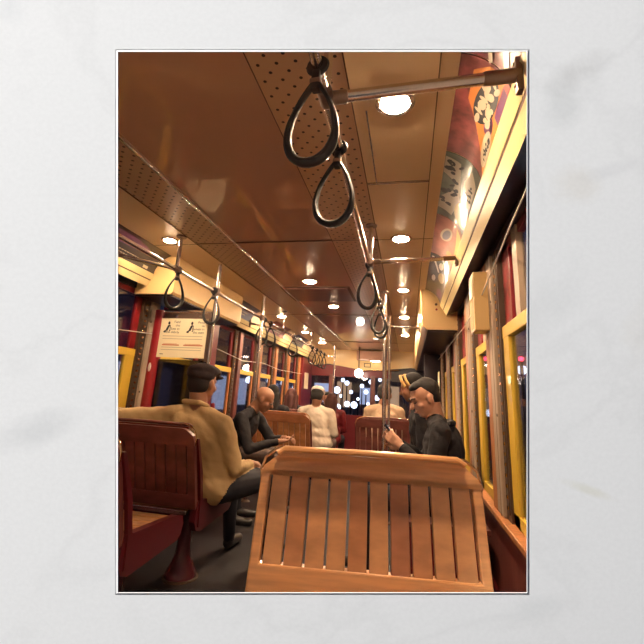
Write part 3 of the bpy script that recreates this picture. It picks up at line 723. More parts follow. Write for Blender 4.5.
# ------------------------------------------------------------------ benches
def make_bench(W, slatmat, slat2, railmat, n, label, grp=None, sides='crimson', seat=True, zb=.42, zt=.83, rw=.045, tb=.088, bb=.072, brack=True):
    """origin: floor point under the middle of the back; seat extends towards +y; back reclines towards -y at the top"""
    t = thing('bench', label, 'bench', (0, 0, 0), 0, grp)
    def lean(z): return -(z-zb)*.30
    sh = Matrix(((1, 0, 0, 0), (0, 1, -.30, .30*.42), (0, 0, 1, 0), (0, 0, 0, 1)))
    hw = W/2
    bk = thing('backrest', None, None); del_ = [bk]
    bk.parent = t
    # slats
    gap = .0075; inner = W-2*rw; sw = (inner-gap*(n+1))/n
    for i in range(n):
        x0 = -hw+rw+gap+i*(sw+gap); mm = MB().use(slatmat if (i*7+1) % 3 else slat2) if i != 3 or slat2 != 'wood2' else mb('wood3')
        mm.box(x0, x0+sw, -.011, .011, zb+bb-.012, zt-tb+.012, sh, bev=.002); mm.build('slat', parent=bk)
    # frame: stiles, rails, rear face
    m = MB().use(railmat)
    m.box(-hw, -hw+rw, -.016, .016, zb, zt-.055, sh, bev=.005); m.box(hw-rw, hw, -.016, .016, zb, zt-.055, sh, bev=.005)
    m.box(-hw+.02, hw-.02, -.016, .016, zb, zb+bb, sh, bev=.004)
    pr = [(-hw, zt-tb), (-hw, zt-.06), (-hw+.008, zt-.035), (-hw+.045, zt-.006), (-hw+.07, zt), (hw-.07, zt), (hw-.045, zt-.006), (hw-.008, zt-.035), (hw, zt-.06), (hw, zt-tb)]
    vs = [sh @ Vector((x, y, z)) for y in (-.020, .018) for x, z in pr]; N = len(pr)
    m.add(vs, [tuple(range(N)), tuple(range(2*N-1, N-1, -1))]+[(i, (i+1) % N, (i+1) % N+N, i+N) for i in range(N)])
    m.build('back_frame', parent=bk)
    # rounded cap rail along the far side of the top and metal corner loops
    m = MB().use(railmat); m.tube([sh @ Vector((x, .052, z)) for x, z in [(-hw+.05, zt+.004), (-hw+.07, zt+.016), (0, zt+.018), (hw-.07, zt+.016), (hw-.05, zt+.004)]], .009, 10, sx=1.5)
    m.box(-hw+.05, hw-.05, .016, .050, zt-.004, zt+.008, sh); m.build('cap_rail', parent=bk, smooth=True)
    for s_ in (-1, 1):
        pts = [(s_*(hw-.002), -.004, zt-.085), (s_*(hw+.004), -.002, zt-.05), (s_*(hw-.006), .006, zt-.015), (s_*(hw-.04), .022, zt+.012), (s_*(hw-.08), .036, zt+.020), (s_*(hw-.13), .048, zt+.020)]
        mb('brass').tube([sh @ Vector(p) for p in pts], .0042, 8).build('corner_loop', parent=bk, smooth=True)
    # crimson iron side brackets + seat
    if seat:
        m = mb(slatmat)
        for k in range(6): m.box(-hw+.03, hw-.03, .03+k*.068, .03+k*.068+.062, .405, .425, bev=.004)
        m.build('seat', parent=t)
        for s_ in (-1, 1):
            x0, x1 = sorted((s_*(hw-.03), s_*(hw+.005)))
            pf = [(.0, .455), (.02, .47), (.055, .455), (.40, .44), (.45, .425), (.465, .39), (.45, .345), (.42, .325), (.06, .30), (.01, .315), (-.015, .36)]
            mb(sides).prism(pf, 'x', x0, x1).build('side_panel', parent=t)
            if not brack: continue
            x0, x1 = sorted((s_*(hw-.006), s_*(hw+.012)))
            m = mb(sides).prism([(.02, .33), (.05, .33), (.04, .45), (.0, .60), (-.085, .78), (-.105, .78), (-.03, .60), (.01, .46)], 'x', x0, x1)
            m.build('back_bracket', parent=t)
        m = mb('iron').box(-hw+.04, hw-.04, .04, .40, .365, .40); m.use('steel').box(-hw+.05, hw-.05, -.015, .01, .385, .41, bev=.004)
        m.build('under_frame', parent=t)
        m = mb('iron').lathe([(.088, 0), (.090, .012), (.085, .03), (.065, .07), (.045, .12), (.04, .18), (.04, .25), (.055, .31), (.09, .35), (.09, .37)], 28, Matrix.Translation((hw-.17, .24, 0)))
        m.build('pedestal', parent=t, smooth=True)
        mb('stud').lathe([(.10, 0), (.10, .008), (.09, .012)], 28, Matrix.Translation((hw-.17, .24, 0))).build('base_plate', parent=t, smooth=True)
    return t
fg = make_bench(.645, 'wood', 'wood2', 'woodrail', 10, 'large slatted honey wood bench back filling the foreground', zb=.505, zt=.858, rw=.028, tb=.046, bb=.080, brack=False)
fg.location = (-.101, 1.215, FZ); fg.rotation_euler = (0, 0, PI+math.radians(7))
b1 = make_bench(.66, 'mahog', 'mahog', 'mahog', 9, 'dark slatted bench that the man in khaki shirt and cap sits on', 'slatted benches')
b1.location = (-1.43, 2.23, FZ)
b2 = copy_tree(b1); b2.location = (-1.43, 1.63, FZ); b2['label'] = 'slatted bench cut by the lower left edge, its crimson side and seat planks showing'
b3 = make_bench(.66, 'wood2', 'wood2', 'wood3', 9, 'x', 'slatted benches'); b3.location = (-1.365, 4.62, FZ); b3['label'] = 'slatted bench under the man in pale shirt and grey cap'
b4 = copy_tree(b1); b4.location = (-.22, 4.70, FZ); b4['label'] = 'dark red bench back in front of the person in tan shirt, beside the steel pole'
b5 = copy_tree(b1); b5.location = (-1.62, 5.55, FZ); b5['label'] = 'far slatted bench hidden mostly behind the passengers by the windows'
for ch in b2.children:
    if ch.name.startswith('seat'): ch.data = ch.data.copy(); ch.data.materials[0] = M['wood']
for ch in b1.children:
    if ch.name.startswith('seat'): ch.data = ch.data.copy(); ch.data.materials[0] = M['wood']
def side_bench(x0, x1, y0, y1, label):
    t = thing('side_bench', label, 'bench', ((x0+x1)/2, (y0+y1)/2, FZ)); hx, hy = (x1-x0)/2, (y1-y0)/2
    m = mb('mahog')
    for k in range(5): m.box(-hx+k*2*hx/5+.003, -hx+(k+1)*2*hx/5-.003, -hy, hy, .385, .41, bev=.003)
    m.build('seat', parent=t); mb('dred').box(-hx+.03, hx-.03, -hy+.02, hy-.02, 0, .385).build('base', parent=t)
side_bench(-2.14, -1.62, 3.25, 4.15, 'long wooden side bench under the left windows where the bald man sits')
side_bench(-.04, .42, 2.50, 3.85, 'long wooden side bench along the right windows under the man with the phone')

# ------------------------------------------------------------------ people
def frame_from(fwd, up=(0, 0, 1)):
    f = Vector(fwd).normalized(); u = Vector(up); r_ = f.cross(u).normalized(); u = r_.cross(f).normalized()
    return Matrix((r_, f, u)).transposed()
def union_mesh(name, prims, voxel, parent, noise_tags=()):
    """prims: (kind, data..., tag). One continuous remeshed surface; each face takes the material of the nearest form."""
    m = MB(); tags = []
    m.mats = ['skin']; m.k = 0
    for p in prims:
        if p[0] == 'c':
            _, a, b, ra, rb, tg = p; a, b = Vector(a), Vector(b); d = b-a; L = max(d.length, 1e-5); u = d/L
            pts = []; rs = []
            for k in range(5): q = PI/2*(1-k/4.); pts.append(a-u*ra*math.sin(q)); rs.append(max(ra*math.cos(q), ra*.02))
            for k in range(1, 6): q = PI/2*(k/5.); pts.append(b+u*rb*math.sin(q)); rs.append(max(rb*math.cos(q), rb*.02))
            m.tube(pts, rs, 14)
        else:
            _, c, r, mt, tg = p; m.ell(c, r, mt, 20, 14)
    me = bpy.data.meshes.new(name); me.from_pydata(m.v, [], m.f)
    o = bpy.data.objects.new(name, me); COL.objects.link(o)
    rm = o.modifiers.new('r', 'REMESH'); rm.mode = 'VOXEL'; rm.voxel_size = voxel
    sm = o.modifiers.new('s', 'SMOOTH'); sm.iterations = 3; sm.factor = .5
    dg = bpy.context.evaluated_depsgraph_get(); res = bpy.data.meshes.new_from_object(o.evaluated_get(dg)); o.modifiers.clear()
    o.data = res; bpy.data.meshes.remove(me)
    n = len(res.vertices); co = np.empty(n*3, np.float32); res.vertices.foreach_get('co', co); co = co.reshape(-1, 3)
    best = np.full(n, 1e9); tag = np.zeros(n, int); names = []
    for p in prims:
        tg = p[-1]
        if tg not in names: names.append(tg)
        if p[0] == 'c':
            a, b = np.array(p[1]), np.array(p[2]); ab = b-a; t = np.clip(((co-a)@ab)/max(ab@ab, 1e-9), 0, 1)
            d = np.linalg.norm(co-(a+t[:, None]*ab), axis=1)-(p[3]+(p[4]-p[3])*t)
        else:
            c = np.array(p[1]); r = np.array(p[2]); R3 = np.array(p[3].to_3x3()) if p[3] else np.eye(3)
            q = (co-c)@R3; k = np.linalg.norm(q/r, axis=1); d = (k-1)*r.min()
        w = d < best; best[w] = d[w]; tag[w] = names.index(tg)
    for i, nm in enumerate(names): res.materials.append(M[nm])
    pi = [0]*len(res.polygons)
    for p in res.polygons:
        l = [tag[v] for v in p.vertices]; pi[p.index] = max(set(l), key=l.count)
    res.polygons.foreach_set('material_index', pi); res.polygons.foreach_set('use_smooth', [True]*len(pi))
    if noise_tags:
        ids = {names.index(k) for k in noise_tags if k in names}
        nr = [v.normal.copy() for v in res.vertices]
        for v in res.vertices:
            if tag[v.index] in ids:
                q = v.co; w = noise.noise(Vector((q.x*11, q.y*11, q.z*16)))*.6+noise.noise(Vector((q.x*26+q.z*14, q.y*26, q.z*20)))*.4
                v.co = q+nr[v.index]*w*.012
    res.update()
    if parent is not None: o.parent = parent
    return o
def hand(prims, wrist, dirv, palm_n, s, skin, curl=.6, spread=1., thumb=1):
    """palm + four unequal two-joint fingers + thumb from the palm's side"""
    d = Vector(dirv).normalized(); n = Vector(palm_n).normalized(); sd = d.cross(n).normalized(); n = sd.cross(d).normalized(); w = Vector(wrist)
    prims.append(('c', w, w+d*.03*s, .024*s, .026*s, skin))
    for k in (-1, 0, 1): prims.append(('c', w+d*.028*s+sd*k*.016*s, w+d*.078*s+sd*k*.021*s, .017*s, .0145*s, skin))
    for k, L in enumerate((.068, .078, .073, .056)):
        o = (k-1.5)*.0185*s*thumb*-1
        b0 = w+d*.082*s+sd*o; a1 = curl*.6; p1 = b0+(d*math.cos(a1)+n*math.sin(a1))*L*.5*s+sd*o*.12*spread
        a2 = curl*1.6; p2 = p1+(d*math.cos(a2)+n*math.sin(a2))*L*.5*s
        prims.append(('c', b0, p1, .0100*s, .0092*s, skin)); prims.append(('c', p1, p2, .0092*s, .0076*s, skin))
    tb = w+d*.028*s+sd*.026*s*thumb; t1 = tb+(d*.6+sd*.7*thumb+n*.35).normalized()*.036*s; t2 = t1+(d*.9+sd*.15*thumb+n*.45).normalized()*.030*s
    prims.append(('c', tb, t1, .0135*s, .011*s, skin)); prims.append(('c', t1, t2, .011*s, .009*s, skin))
def head_prims(c, fwd, up, s, skin, neck):
    R = frame_from(fwd, up); c = Vector(c)
    def P(x, y, z): return c+R @ Vector((x, y, z))*s
    R4 = R.to_4x4(); P_ = []
    P_.append(('e', P(0, -.012, .035), (.074*s, .092*s, .082*s), R4, skin)); P_.append(('e', P(0, .018, -.02), (.062*s, .070*s, .080*s), R4, skin))
    P_.append(('e', P(0, .042, -.075), (.036*s, .036*s, .030*s), R4, skin)); P_.append(('c', P(0, .082, .012), P(0, .104, -.018), .009*s, .014*s, skin))
    P_.append(('c', P(-.03, .072, .026), P(.03, .072, .026), .014*s, .014*s, skin))
    for k in (-1, 1):
        P_.append(('e', P(k*.074, -.008, -.005), (.010*s, .020*s, .032*s), R4, skin)); P_.append(('e', P(k*.040, .055, -.022), (.022*s, .022*s, .022*s), R4, skin))
    P_.append(('e', P(0, .078, -.047), (.024*s, .014*s, .007*s), R4, skin)); P_.append(('e', P(0, .076, -.058), (.020*s, .013*s, .008*s), R4, skin))
    if neck is not None: P_.append(('c', P(0, -.03, -.05), neck, .052*s, .060*s, skin))
    return P_, P, R4
def person(label, J, s=1., skin='skin', top='jacket', legs='trousers', shoe='shoe', voxel=.009, fwd=(0, 1, 0), up=(0, 0, 1), hands=(None, None), hair=None, wr=True, sleeves=True):
    """J: world joints. One body mesh; hair, caps and things worn are children."""
    g = {k: Vector(v) for k, v in J.items()}
    pr = []
    hp, P, R4 = head_prims(g['head'], fwd, up, s, skin, g['neck'])
    pr += hp
    sl, sr, pv, nk = g['shl'], g['shr'], g['pelvis'], g['neck']
    mid = (sl+sr)/2; chest = mid*.68+pv*.32; axis = (sr-sl).normalized(); upv = (mid-pv).normalized(); fw = upv.cross(axis)*-1
    Rt = Matrix((axis, axis.cross(upv)*-1, upv)).transposed().to_4x4()
    hw = (sr-sl).length/2
    pr.append(('e', chest, (hw*.92, .125*s, .19*s), Rt, top)); pr.append(('e', mid-upv*.06*s, (hw*1.0, .105*s, .105*s), Rt, top))
    belly = mid*.28+pv*.72; pr.append(('e', belly, (.165*s, .125*s, .17*s), Rt, top)); pr.append(('e', pv+upv*.01, (.185*s, .140*s, .12*s), Rt, top))
    pr.append(('c', sl, nk-upv*.02, .060*s, .058*s, top)); pr.append(('c', sr, nk-upv*.02, .060*s, .058*s, top))
    for S_ in ('l', 'r'):
        a, b, c = g['sh'+S_], g['el'+S_], g['wr'+S_]
        pr.append(('c', a, b, .062*s, .049*s, top)); pr.append(('c', b, c-(c-b).normalized()*.02, .047*s, .034*s, top)); pr.append(('c', c-(c-b).normalized()*.03, c, .026*s, .024*s, skin))
        if 'kn'+S_ in g:
            h = g['hp'+S_]; pr.append(('c', h, g['kn'+S_], .088*s, .064*s, legs)); pr.append(('c', g['kn'+S_], g['an'+S_], .060*s, .042*s, legs))
            f0 = g['an'+S_]; tv = (g['kn'+S_]-h); tv.z = 0; tv.normalize(); pr.append(('c', f0-Vector((0, 0, .045)), f0+tv*.15*s-Vector((0, 0, .055)), .038*s, .030*s, shoe))
    for S_, hd in zip('lr', hands):
        if hd is None:
            a, b = g['el'+S_], g['wr'+S_]; hd = ((b-a).normalized(), (0, 0, -1), .7)
        hand(pr, g['wr'+S_], hd[0], hd[1], s, skin, hd[2], thumb=-1 if S_ == 'r' else 1)
    base = Vector((pv.x, pv.y, pv.z-.1))
    t = thing('person', label, 'person', base)
    b = union_mesh('body', pr, voxel, None, (top,)); b.data.transform(Matrix.Translation(-base)); b.parent = t
    def child(o):
        o.data.transform(Matrix.Translation(-base)); o.parent = t; return o
    return t, P, R4, child
def hair_child(P, R4, s, m_name, child, full=True, long_=False, voxel=.008):
    pr = [('e', P(0, -.026, .046), (.080*s, .088*s, .082*s), R4, m_name), ('e', P(0, -.045, .0), (.074*s, .062*s, .075*s), R4, m_name)]
    if full: pr.append(('e', P(0, .03, .085), (.058*s, .05*s, .034*s), R4, m_name))
    if long_: pr += [('c', P(-.06, -.035, 0), P(-.065, -.045, -.17), .045*s, .035*s, m_name), ('c', P(.06, -.035, 0), P(.065, -.045, -.17), .045*s, .035*s, m_name), ('c', P(0, -.07, 0), P(0, -.07, -.19), .055*s, .05*s, m_name)]
    return child(union_mesh('hair', pr, voxel, None))
def sit(o, ang, s=1., lean=.0, side=0., drop=0.):
    """joints for a seated figure; o: point on the seat under the pelvis, ang: heading from +y (ccw)"""
    c, sn = math.cos(ang), math.sin(ang)
    def W(x, y, z): return Vector((o[0]+(x*c-y*sn)*s, o[1]+(x*sn+y*c)*s, o[2]+z*s))
    d = dict(pelvis=W(0, 0, .10), neck=W(side, lean, .585-drop), head=W(side, lean*1.25+.025, .70-drop), shl=W(-.175+side, lean*.9, .515-drop), shr=W(.175+side, lean*.9, .515-drop),
             ell=W(-.22+side*.6, .06+lean*.5, .25), elr=W(.22+side*.6, .06+lean*.5, .25), wrl=W(-.10, .28, .18), wrr=W(.10, .28, .18),
             hpl=W(-.09, .02, .09), hpr=W(.09, .02, .09), knl=W(-.12, .43, .08), knr=W(.12, .43, .08), anl=W(-.12, .47, -.31), anr=W(.12, .47, -.31))
    return d, W
SZ = FZ+.42
# --- man in khaki shirt and dark flat cap (back to us)
J, W = sit((-1.17, 2.47, SZ), -.15, .98)
J.update(neck=(-1.255, 2.40, 1.10), head=(-1.255, 2.425, 1.238), shl=(-1.46, 2.37, 1.03), shr=(-1.065, 2.38, 1.00), ell=(-1.66, 2.18, 1.03), wrl=(-1.90, 2.14, 1.02), elr=(-.985, 2.42, .77), wrr=(-.99, 2.68, .76),
         pelvis=(-1.15, 2.43, .68), knl=(-1.20, 2.90, .66), knr=(-.90, 2.84, .66), anl=(-1.20, 2.96, .26), anr=(-.90, 2.90, .26), hpl=(-1.24, 2.46, .67), hpr=(-1.03, 2.46, .67))
t, P, R4, ch = person('man seen from behind in khaki shirt and dark flat cap, arm along the bench back', J, 1.0, 'skin2', 'khaki', 'trousers', fwd=(.22, 1, -.10), voxel=.008)
hair_child(P, R4, 1., 'hair', ch, full=False)
pr = [('e', P(0, -.012, .078), (.100, .116, .042), R4, 'capdark'), ('e', P(0, -.032, .055), (.090, .094, .052), R4, 'capdark'), ('e', P(0, .095, .055), (.066, .045, .011), R4, 'capdark')]
ch(union_mesh('flat_cap', pr, .007, None, ('capdark',)))
pr = [('c', P(-.055, -.075, -.115), P(.055, -.075, -.118), .017, .017, 'khaki'), ('c', P(-.055, -.075, -.115), P(-.075, -.01, -.13), .015, .014, 'khaki'), ('c', P(.055, -.075, -.115), P(.075, -.01, -.13), .015, .014, 'khaki')]
ch(union_mesh('collar', pr, .007, None))
# --- man with phone, seated sideways at right, head bowed
J, W = sit((.19, 2.80, SZ-.02), PI/2+.25, .95)
J.update(neck=(.165, 2.80, 1.115), head=(.105, 2.78, 1.225), shl=(.185, 2.62, 1.035), shr=(.235, 2.95, 1.035), ell=(.13, 2.58, .80), elr=(.10, 2.98, .83), wrl=(-.035, 2.66, .935), wrr=(-.055, 2.82, .94), pelvis=(.22, 2.80, .67),
         hpl=(.18, 2.70, .65), hpr=(.18, 2.90, .65), knl=(-.22, 2.66, .65), knr=(-.22, 2.92, .65), anl=(-.26, 2.64, .26), anr=(-.26, 2.94, .26))
t, P, R4, ch = person('man in dark hoodie at right, head bowed over the phone in his hands', J, 1.0, 'skin', 'hoodie', 'trousers', fwd=(-1, -.30, -.50), up=(0, 0, 1), voxel=.006,
                      hands=(((-.75, .25, .55), (.1, .9, .2), .75), ((-.75, -.25, .55), (.1, -.9, .2), .75)))
pr = [('e', P(0, -.034, .046), (.0775, .083, .078), R4, 'hair'), ('e', P(0, -.050, .005), (.070, .052, .070), R4, 'hair'), ('e', P(0, .022, .090), (.056, .050, .028), R4, 'hair')]
ch(union_mesh('hair', pr, .006, None, ('hair',)))
m = mb('hair')
for k in (-1, 1): m.tube([P(k*.016, .090, .028), P(k*.034, .089, .034), P(k*.052, .074, .030)], .0042, 8)
ch(m.build('eyebrows', smooth=True))
m = mb('ink')
for k in (-1, 1): m.tube([P(k*.018, .083, .006), P(k*.032, .084, .003), P(k*.046, .075, .006)], .0030, 8)
ch(m.build('eyes', smooth=True))
ch(mb('lip').tube([P(-.02, .091, -.053), P(0, .095, -.052), P(.02, .091, -.053)], .0035, 8).build('lips', smooth=True))
pr = [('c', (.245, 2.70, 1.085), (.27, 2.80, 1.085), .020, .024, 'hoodie'), ('c', (.27, 2.80, 1.085), (.25, 2.91, 1.085), .024, .020, 'hoodie')]
ch(union_mesh('hood', pr, .007, None, ('hoodie',)))
t = thing('phone', 'small dark phone held in the hands of the man in the hoodie', 'phone', (-.105, 2.742, 1.0))
Rm = Matrix.Rotation(math.radians(-35), 4, 'Y') @ Matrix.Rotation(math.radians(8), 4, 'Z')
mb('phone').box(-.006, .006, -.036, .036, -.07, .07, Rm, bev=.004).build('case', parent=t); mb('screen').box(.006, .0068, -.032, .032, -.06, .06, Rm).build('screen', parent=t)
# --- bald man in dark jacket
J, W = sit((-1.62, 3.74, SZ-.01), -PI/2+.35, .95)
J.update(neck=(-1.405, 3.76, 1.06), head=(-1.315, 3.77, 1.145), shl=(-1.42, 3.92, .975), shr=(-1.45, 3.60, .975), ell=(-1.26, 3.93, .78), elr=(-1.34, 3.55, .74), wrl=(-1.13, 3.84, .815), wrr=(-1.13, 3.70, .80))
t, P, R4, ch = person('bald man in dark jacket leaning forward beside the left steel pole', J, .98, 'skin2', 'jacket', 'brownpants', fwd=(1, .12, -.55), voxel=.008, hands=(((1, -.2, .1), (0, 0, -1), .9), ((1, .2, .1), (0, 0, 1), .6)))
ch(mb('ink').tube([P(-.05, .075, .004), P(-.02, .09, .006), P(.02, .09, .006), P(.05, .075, .004)], .004, 8).build('eyes'))
ch(mb('pale').tube([P(-.05, -.05, -.115), P(0, -.075, -.12), P(.05, -.05, -.115)], .012, 8).build('shirt_collar', smooth=True))
# --- man in pale shirt with grey cap
J, W = sit((-1.02, 4.88, SZ), 0.05, .96, lean=.04, side=-.04, drop=.07)
J.update(elr=W(.20, .02, .22), wrr=W(.12, .20, .16))
t, P, R4, ch = person('man seen from behind in pale shirt and grey white cap on the middle bench', J, .98, 'skin2', 'pale', 'brownpants', fwd=(0, 1, -.45), voxel=.009)
hair_child(P, R4, .98, 'hair', ch, full=False)
pr = [('e', P(0, -.008, .070), (.088, .105, .062), R4, 'capwhite'), ('e', P(0, .11, .060), (.062, .05, .010), R4, 'capwhite'), ('e', P(0, -.005, .13), (.012, .012, .008), R4, 'capwhite')]
ch(union_mesh('cap', pr, .007, None))
# --- person in tan shirt on the right bench
J, W = sit((-.27, 4.95, SZ), .0, .98, lean=.03, drop=.02)
t, P, R4, ch = person('dark haired person in tan shirt behind the right steel pole', J, 1.05, 'skin2', 'tanshirt', 'trousers', fwd=(.1, 1, -.3), voxel=.01)
hair_child(P, R4, 1.05, 'hair', ch)
# --- dark coated figure between the capped man and the bald man
J, W = sit((-1.80, 3.34, SZ-.01), -1.35, .93, lean=-.02, drop=-.01)
t, P, R4, ch = person('shadowy person in black coat behind the capped man, striped scarf showing', J, 1.0, 'skin2', 'jacket', 'trousers', fwd=(.9, .6, -.1), voxel=.01)
hair_child(P, R4, 1.0, 'hair', ch)
m = MB().use('pale')
for k in range(8): m.use('pale' if k % 2 else 'red').tube([(-1.60+.010*k, 3.30, 1.10-.042*k), (-1.59+.010*k, 3.30, 1.06-.042*k)], .017, 8)
ch(m.build('striped_scarf', smooth=True))
# --- far passengers
def far(label, x, y, zt, top, hairm, long_, heading=0., skin='skin2'):
    J, W = sit((x, y, zt-.80), heading, .95, drop=.02)
    if zt-.80 < SZ-.1: pass
    t, P, R4, ch = person(label, J, .97, skin, top, 'trousers', fwd=(-math.sin(heading), math.cos(heading), -.1), voxel=.012)
    hair_child(P, R4, .97, hairm, ch, long_=long_)
far('person with rounded black hair beyond the bald man', -1.60, 4.88, 1.345, 'jacket', 'hair', True)
far('person with auburn hair between the black haired one and the grey cap', -1.62, 5.80, 1.33, 'jacket', 'hairb', True, .2, 'skin')
far('person with dark auburn hair just right of the grey cap', -1.16, 6.45, 1.30, 'dred', 'hairb', True)
far('small distant person in dark clothes before the front windows', -1.45, 7.6, 1.33, 'jacket', 'hair', False, PI)
# --- person with yellow band behind the phone man
J, W = sit((.20, 3.50, SZ), PI/2+.1, .98, lean=.12, drop=-.03)
t, P, R4, ch = person('person in black with a yellow knotted headband behind the phone man', J, .98, 'skin2', 'jacket', 'trousers', fwd=(-1, .2, -.3), voxel=.01)
hair_child(P, R4, .98, 'hair', ch)
for k, (a, r_) in enumerate(((.0, .012), (.035, .011))):
    ch(mb('blond').tube([P(-.085, .035-a, .02), P(-.075, .05-a, .07), P(-.03, .06-a, .115), P(.03, .055-a, .118), P(.075, .05-a, .07), P(.085, .035-a, .02)], r_, 10).build('headband', smooth=True))

# ------------------------------------------------------------------ the street outside
o = mb('asphalt').box(-40, 30, -6, 80, -.72, -.70).build('road'); struct(o); o['label'] = 'dark night street'
def building(name, x0, x1, y0, y1, h, wmat, rows, label, face):
    t = thing(name, label, 'building', ((x0+x1)/2, (y0+y1)/2, -.70)); cx, cy = (x0+x1)/2, (y0+y1)/2
    mb(wmat).box(x0-cx, x1-cx, y0-cy, y1-cy, 0, h).build('walls', parent=t)
    mb('facade').box(x0-cx-.15, x1-cx+.15, y0-cy-.15, y1-cy+.15, h, h+.25).build('roof', parent=t)
    for (u0, u1, z0, z1, mt) in rows:
        if face == 'x+': w_ = mb(mt).box(x1-cx, x1-cx+.03, u0-cy, u1-cy, z0, z1)
        elif face == 'x-': w_ = mb(mt).box(x0-cx-.03, x0-cx, u0-cy, u1-cy, z0, z1)
        else: w_ = mb(mt).box(u0-cx, u1-cx, y0-cy-.03, y0-cy, z0, z1)
        w_.build('lit_window', parent=t)
    return t
rr = random.Random(11)
rows = []
for k in range(9): rows.append((7+k*2.6, 8.7+k*2.6, 1.1+.2*(k % 2), 2.6, 'shopglow' if k % 3 else 'warmglow'))
building('shop_building', -15, -8.5, 4, 32, 6.5, 'bluewall', rows, 'blue grey building with lit shop windows beyond the left windows', 'x+')
rows = [(8+k*3.0, 9.2+k*3.0, 1.6, 2.6, 'warmglow' if k % 2 else 'shopglow') for k in range(6)]
building('brick_building', 9, 15, 4, 30, 6, 'facade', rows, 'dark brick building with lit windows beyond the right windows', 'x-')
rows = [(-9.5+k*1.9, -8.3+k*1.9, 1.2+.3*(k % 2), 2.8+.2*(k % 3), 'shopglow' if k % 2 else 'warmglow') for k in range(5)]
building('corner_building', -14, 2.5, 34, 40, 7, 'facade', rows, 'corner building with bright windows straight ahead of the car', 'y-')
def street_lamp(x, y, h, label, gm='globe', r=.14):
    t = thing('street_lamp', label, 'street lamp', (x, y, -.70), 0, 'street lamps')
    mb('dark').tube([(0, 0, 0), (0, 0, .3), (0, 0, h)], [.08, .05, .035], 10).build('post', parent=t); mb(gm).ell((0, 0, h+r*.8), (r, r, r)).build('globe', parent=t, smooth=True)
def lamp_at(px, py, y, label, gm='globe', r=.14):
    d = CF+CR*((px-322)/FPX)-CU*((py-PY)/FPX); p = CAM+d*(y/d.y); street_lamp(p.x, p.y, p.z+.70-r*.8, label, gm, r)
spec = [(337, 390, 20, .16), (347, 383, 24, .13), (347, 404, 18, .12), (354, 405, 19, .15), (338, 407, 18, .12), (371, 382, 22, .12), (377, 398, 20, .12), (366, 392, 25, .13), (383, 388, 24, .10)]
spec += [(341, 396, 30, .12), (351, 392, 32, .14), (358, 399, 28, .10), (343, 380, 26, .12), (362, 386, 30, .14), (374, 406, 28, .12), (368, 404, 31, .12), (380, 380, 30, .12)]
W_ = 'first second third fourth fifth sixth seventh eighth ninth tenth eleventh twelfth thirteenth fourteenth fifteenth sixteenth seventeenth'.split()
for k, (a, b, y, r) in enumerate(spec): lamp_at(a, b, y, W_[k]+' white street globe seen through the front windows', r=r)
for k, (a, b, y, r) in enumerate([(232, 383, 7.6, .11), (249, 380, 10, .09), (262, 393, 10, .10), (270, 381, 11, .09), (284, 383, 12, .10), (295, 388, 14, .10), (232, 372, 9, .05)]):
    lamp_at(a, b, y, W_[k]+' white street globe seen through the far left windows', r=r)
lamp_at(521, 359, 9.0, 'red signal lamp seen through the nearest right window', 'redglow', .05)
lamp_at(484.5, 359, 14.0, 'red signal lamp seen through the second right window', 'redglow', .07)
lamp_at(522, 370, 9.3, 'white street globe under the red lamp in the nearest right window', r=.10)
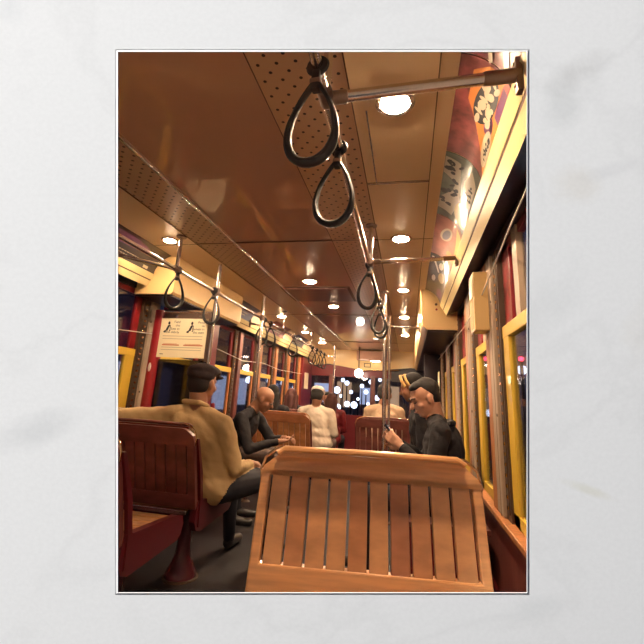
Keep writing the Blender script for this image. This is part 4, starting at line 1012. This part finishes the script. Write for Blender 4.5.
# lines of light outside at right, imitated by glowing tubes on added posts
for k, (z, y) in enumerate(((.60, 0), (.49, 0))):
    o = mb('whiteglow').tube([(3.0+.1*k, 4.0, z-.0), (3.0+.1*k, 9.0, z+.02)], .018, 8).use('dark').tube([(3.0+.1*k, 6, -.70), (3.0+.1*k, 6, z)], .02, 8).build('light_line'); props(o, ('upper' if k == 0 else 'lower')+' white line of light low outside the nearest right window', 'light')
o = mb('pinkglow').tube([(-.35, 11.5, 2.05), (-.1, 11.5, 1.90), (.15, 11.5, 1.62)], .02, 8).use('dark').tube([(-.1, 11.54, -.70), (-.1, 11.54, 1.9)], .03, 8).build('light_streak'); props(o, 'pink light streak in the dark front window at right', 'light')  # streaks of light in the front glass, shaped as glowing tubes on added masts
o = mb('whiteglow').tube([(-.15, 11.4, 2.05), (.05, 11.4, 2.3), (.15, 11.4, 2.6)], .018, 8).use('dark').tube([(.05, 11.44, -.70), (.05, 11.44, 2.3)], .03, 8).build('light_streak'); props(o, 'white light streak in the dark front window at right', 'light')

# ------------------------------------------------------------------ world, daylight on the marble, camera
w = bpy.data.worlds.new('night'); S.world = w; w.use_nodes = True
bg = w.node_tree.nodes['Background']; bg.inputs[0].default_value = (.10, .12, .26, 1); bg.inputs[1].default_value = .5
def area(name, pos, tgt, size, power, col):
    l = bpy.data.lights.new(name, 'AREA'); l.shape = 'DISK'; l.size = size; l.energy = power; l.color = col
    o = bpy.data.objects.new(name, l); COL.objects.link(o); o.location = pos
    o.rotation_euler = (Vector(tgt)-Vector(pos)).to_track_quat('-Z', 'Y').to_euler(); return o
ctr = CAM+CF*D0-CU*.05
# daylight from upper left, plus an added opposite lamp to even out the marble
area('daylight_key', CAM+CF*(D0-3.6)-CR*6.0+CU*6.0, ctr, 2.0, 1930, (1, .985, .955))
area('marble_fill', CAM+CF*(D0-3.6)+CR*6.2-CU*5.6, ctr, 3.0, 1650, (1, .985, .955))  # added lamp, balances the falloff of the key

cd = bpy.data.cameras.new('camera'); cam = bpy.data.objects.new('camera', cd); COL.objects.link(cam)
cd.sensor_width = 36; cd.lens = FPX/644*36; cd.shift_y = (PY-322)/644; cd.clip_start = .02; cd.clip_end = 300
Wm = Matrix((CR, CU, -CF)).transposed().to_4x4(); Wm.translation = CAM; cam.matrix_world = Wm
S.camera = cam
for o in list(bpy.data.objects):
    if o.parent is None: o.location.z -= FZ
S.view_settings.view_transform = 'Standard'; S.view_settings.look = 'None'; S.view_settings.gamma = 1; S.view_settings.use_curve_mapping = False
S.view_settings.exposure = 0
S.cycles.use_denoising = True; S.cycles.max_bounces = 8; S.cycles.sample_clamp_indirect = 6
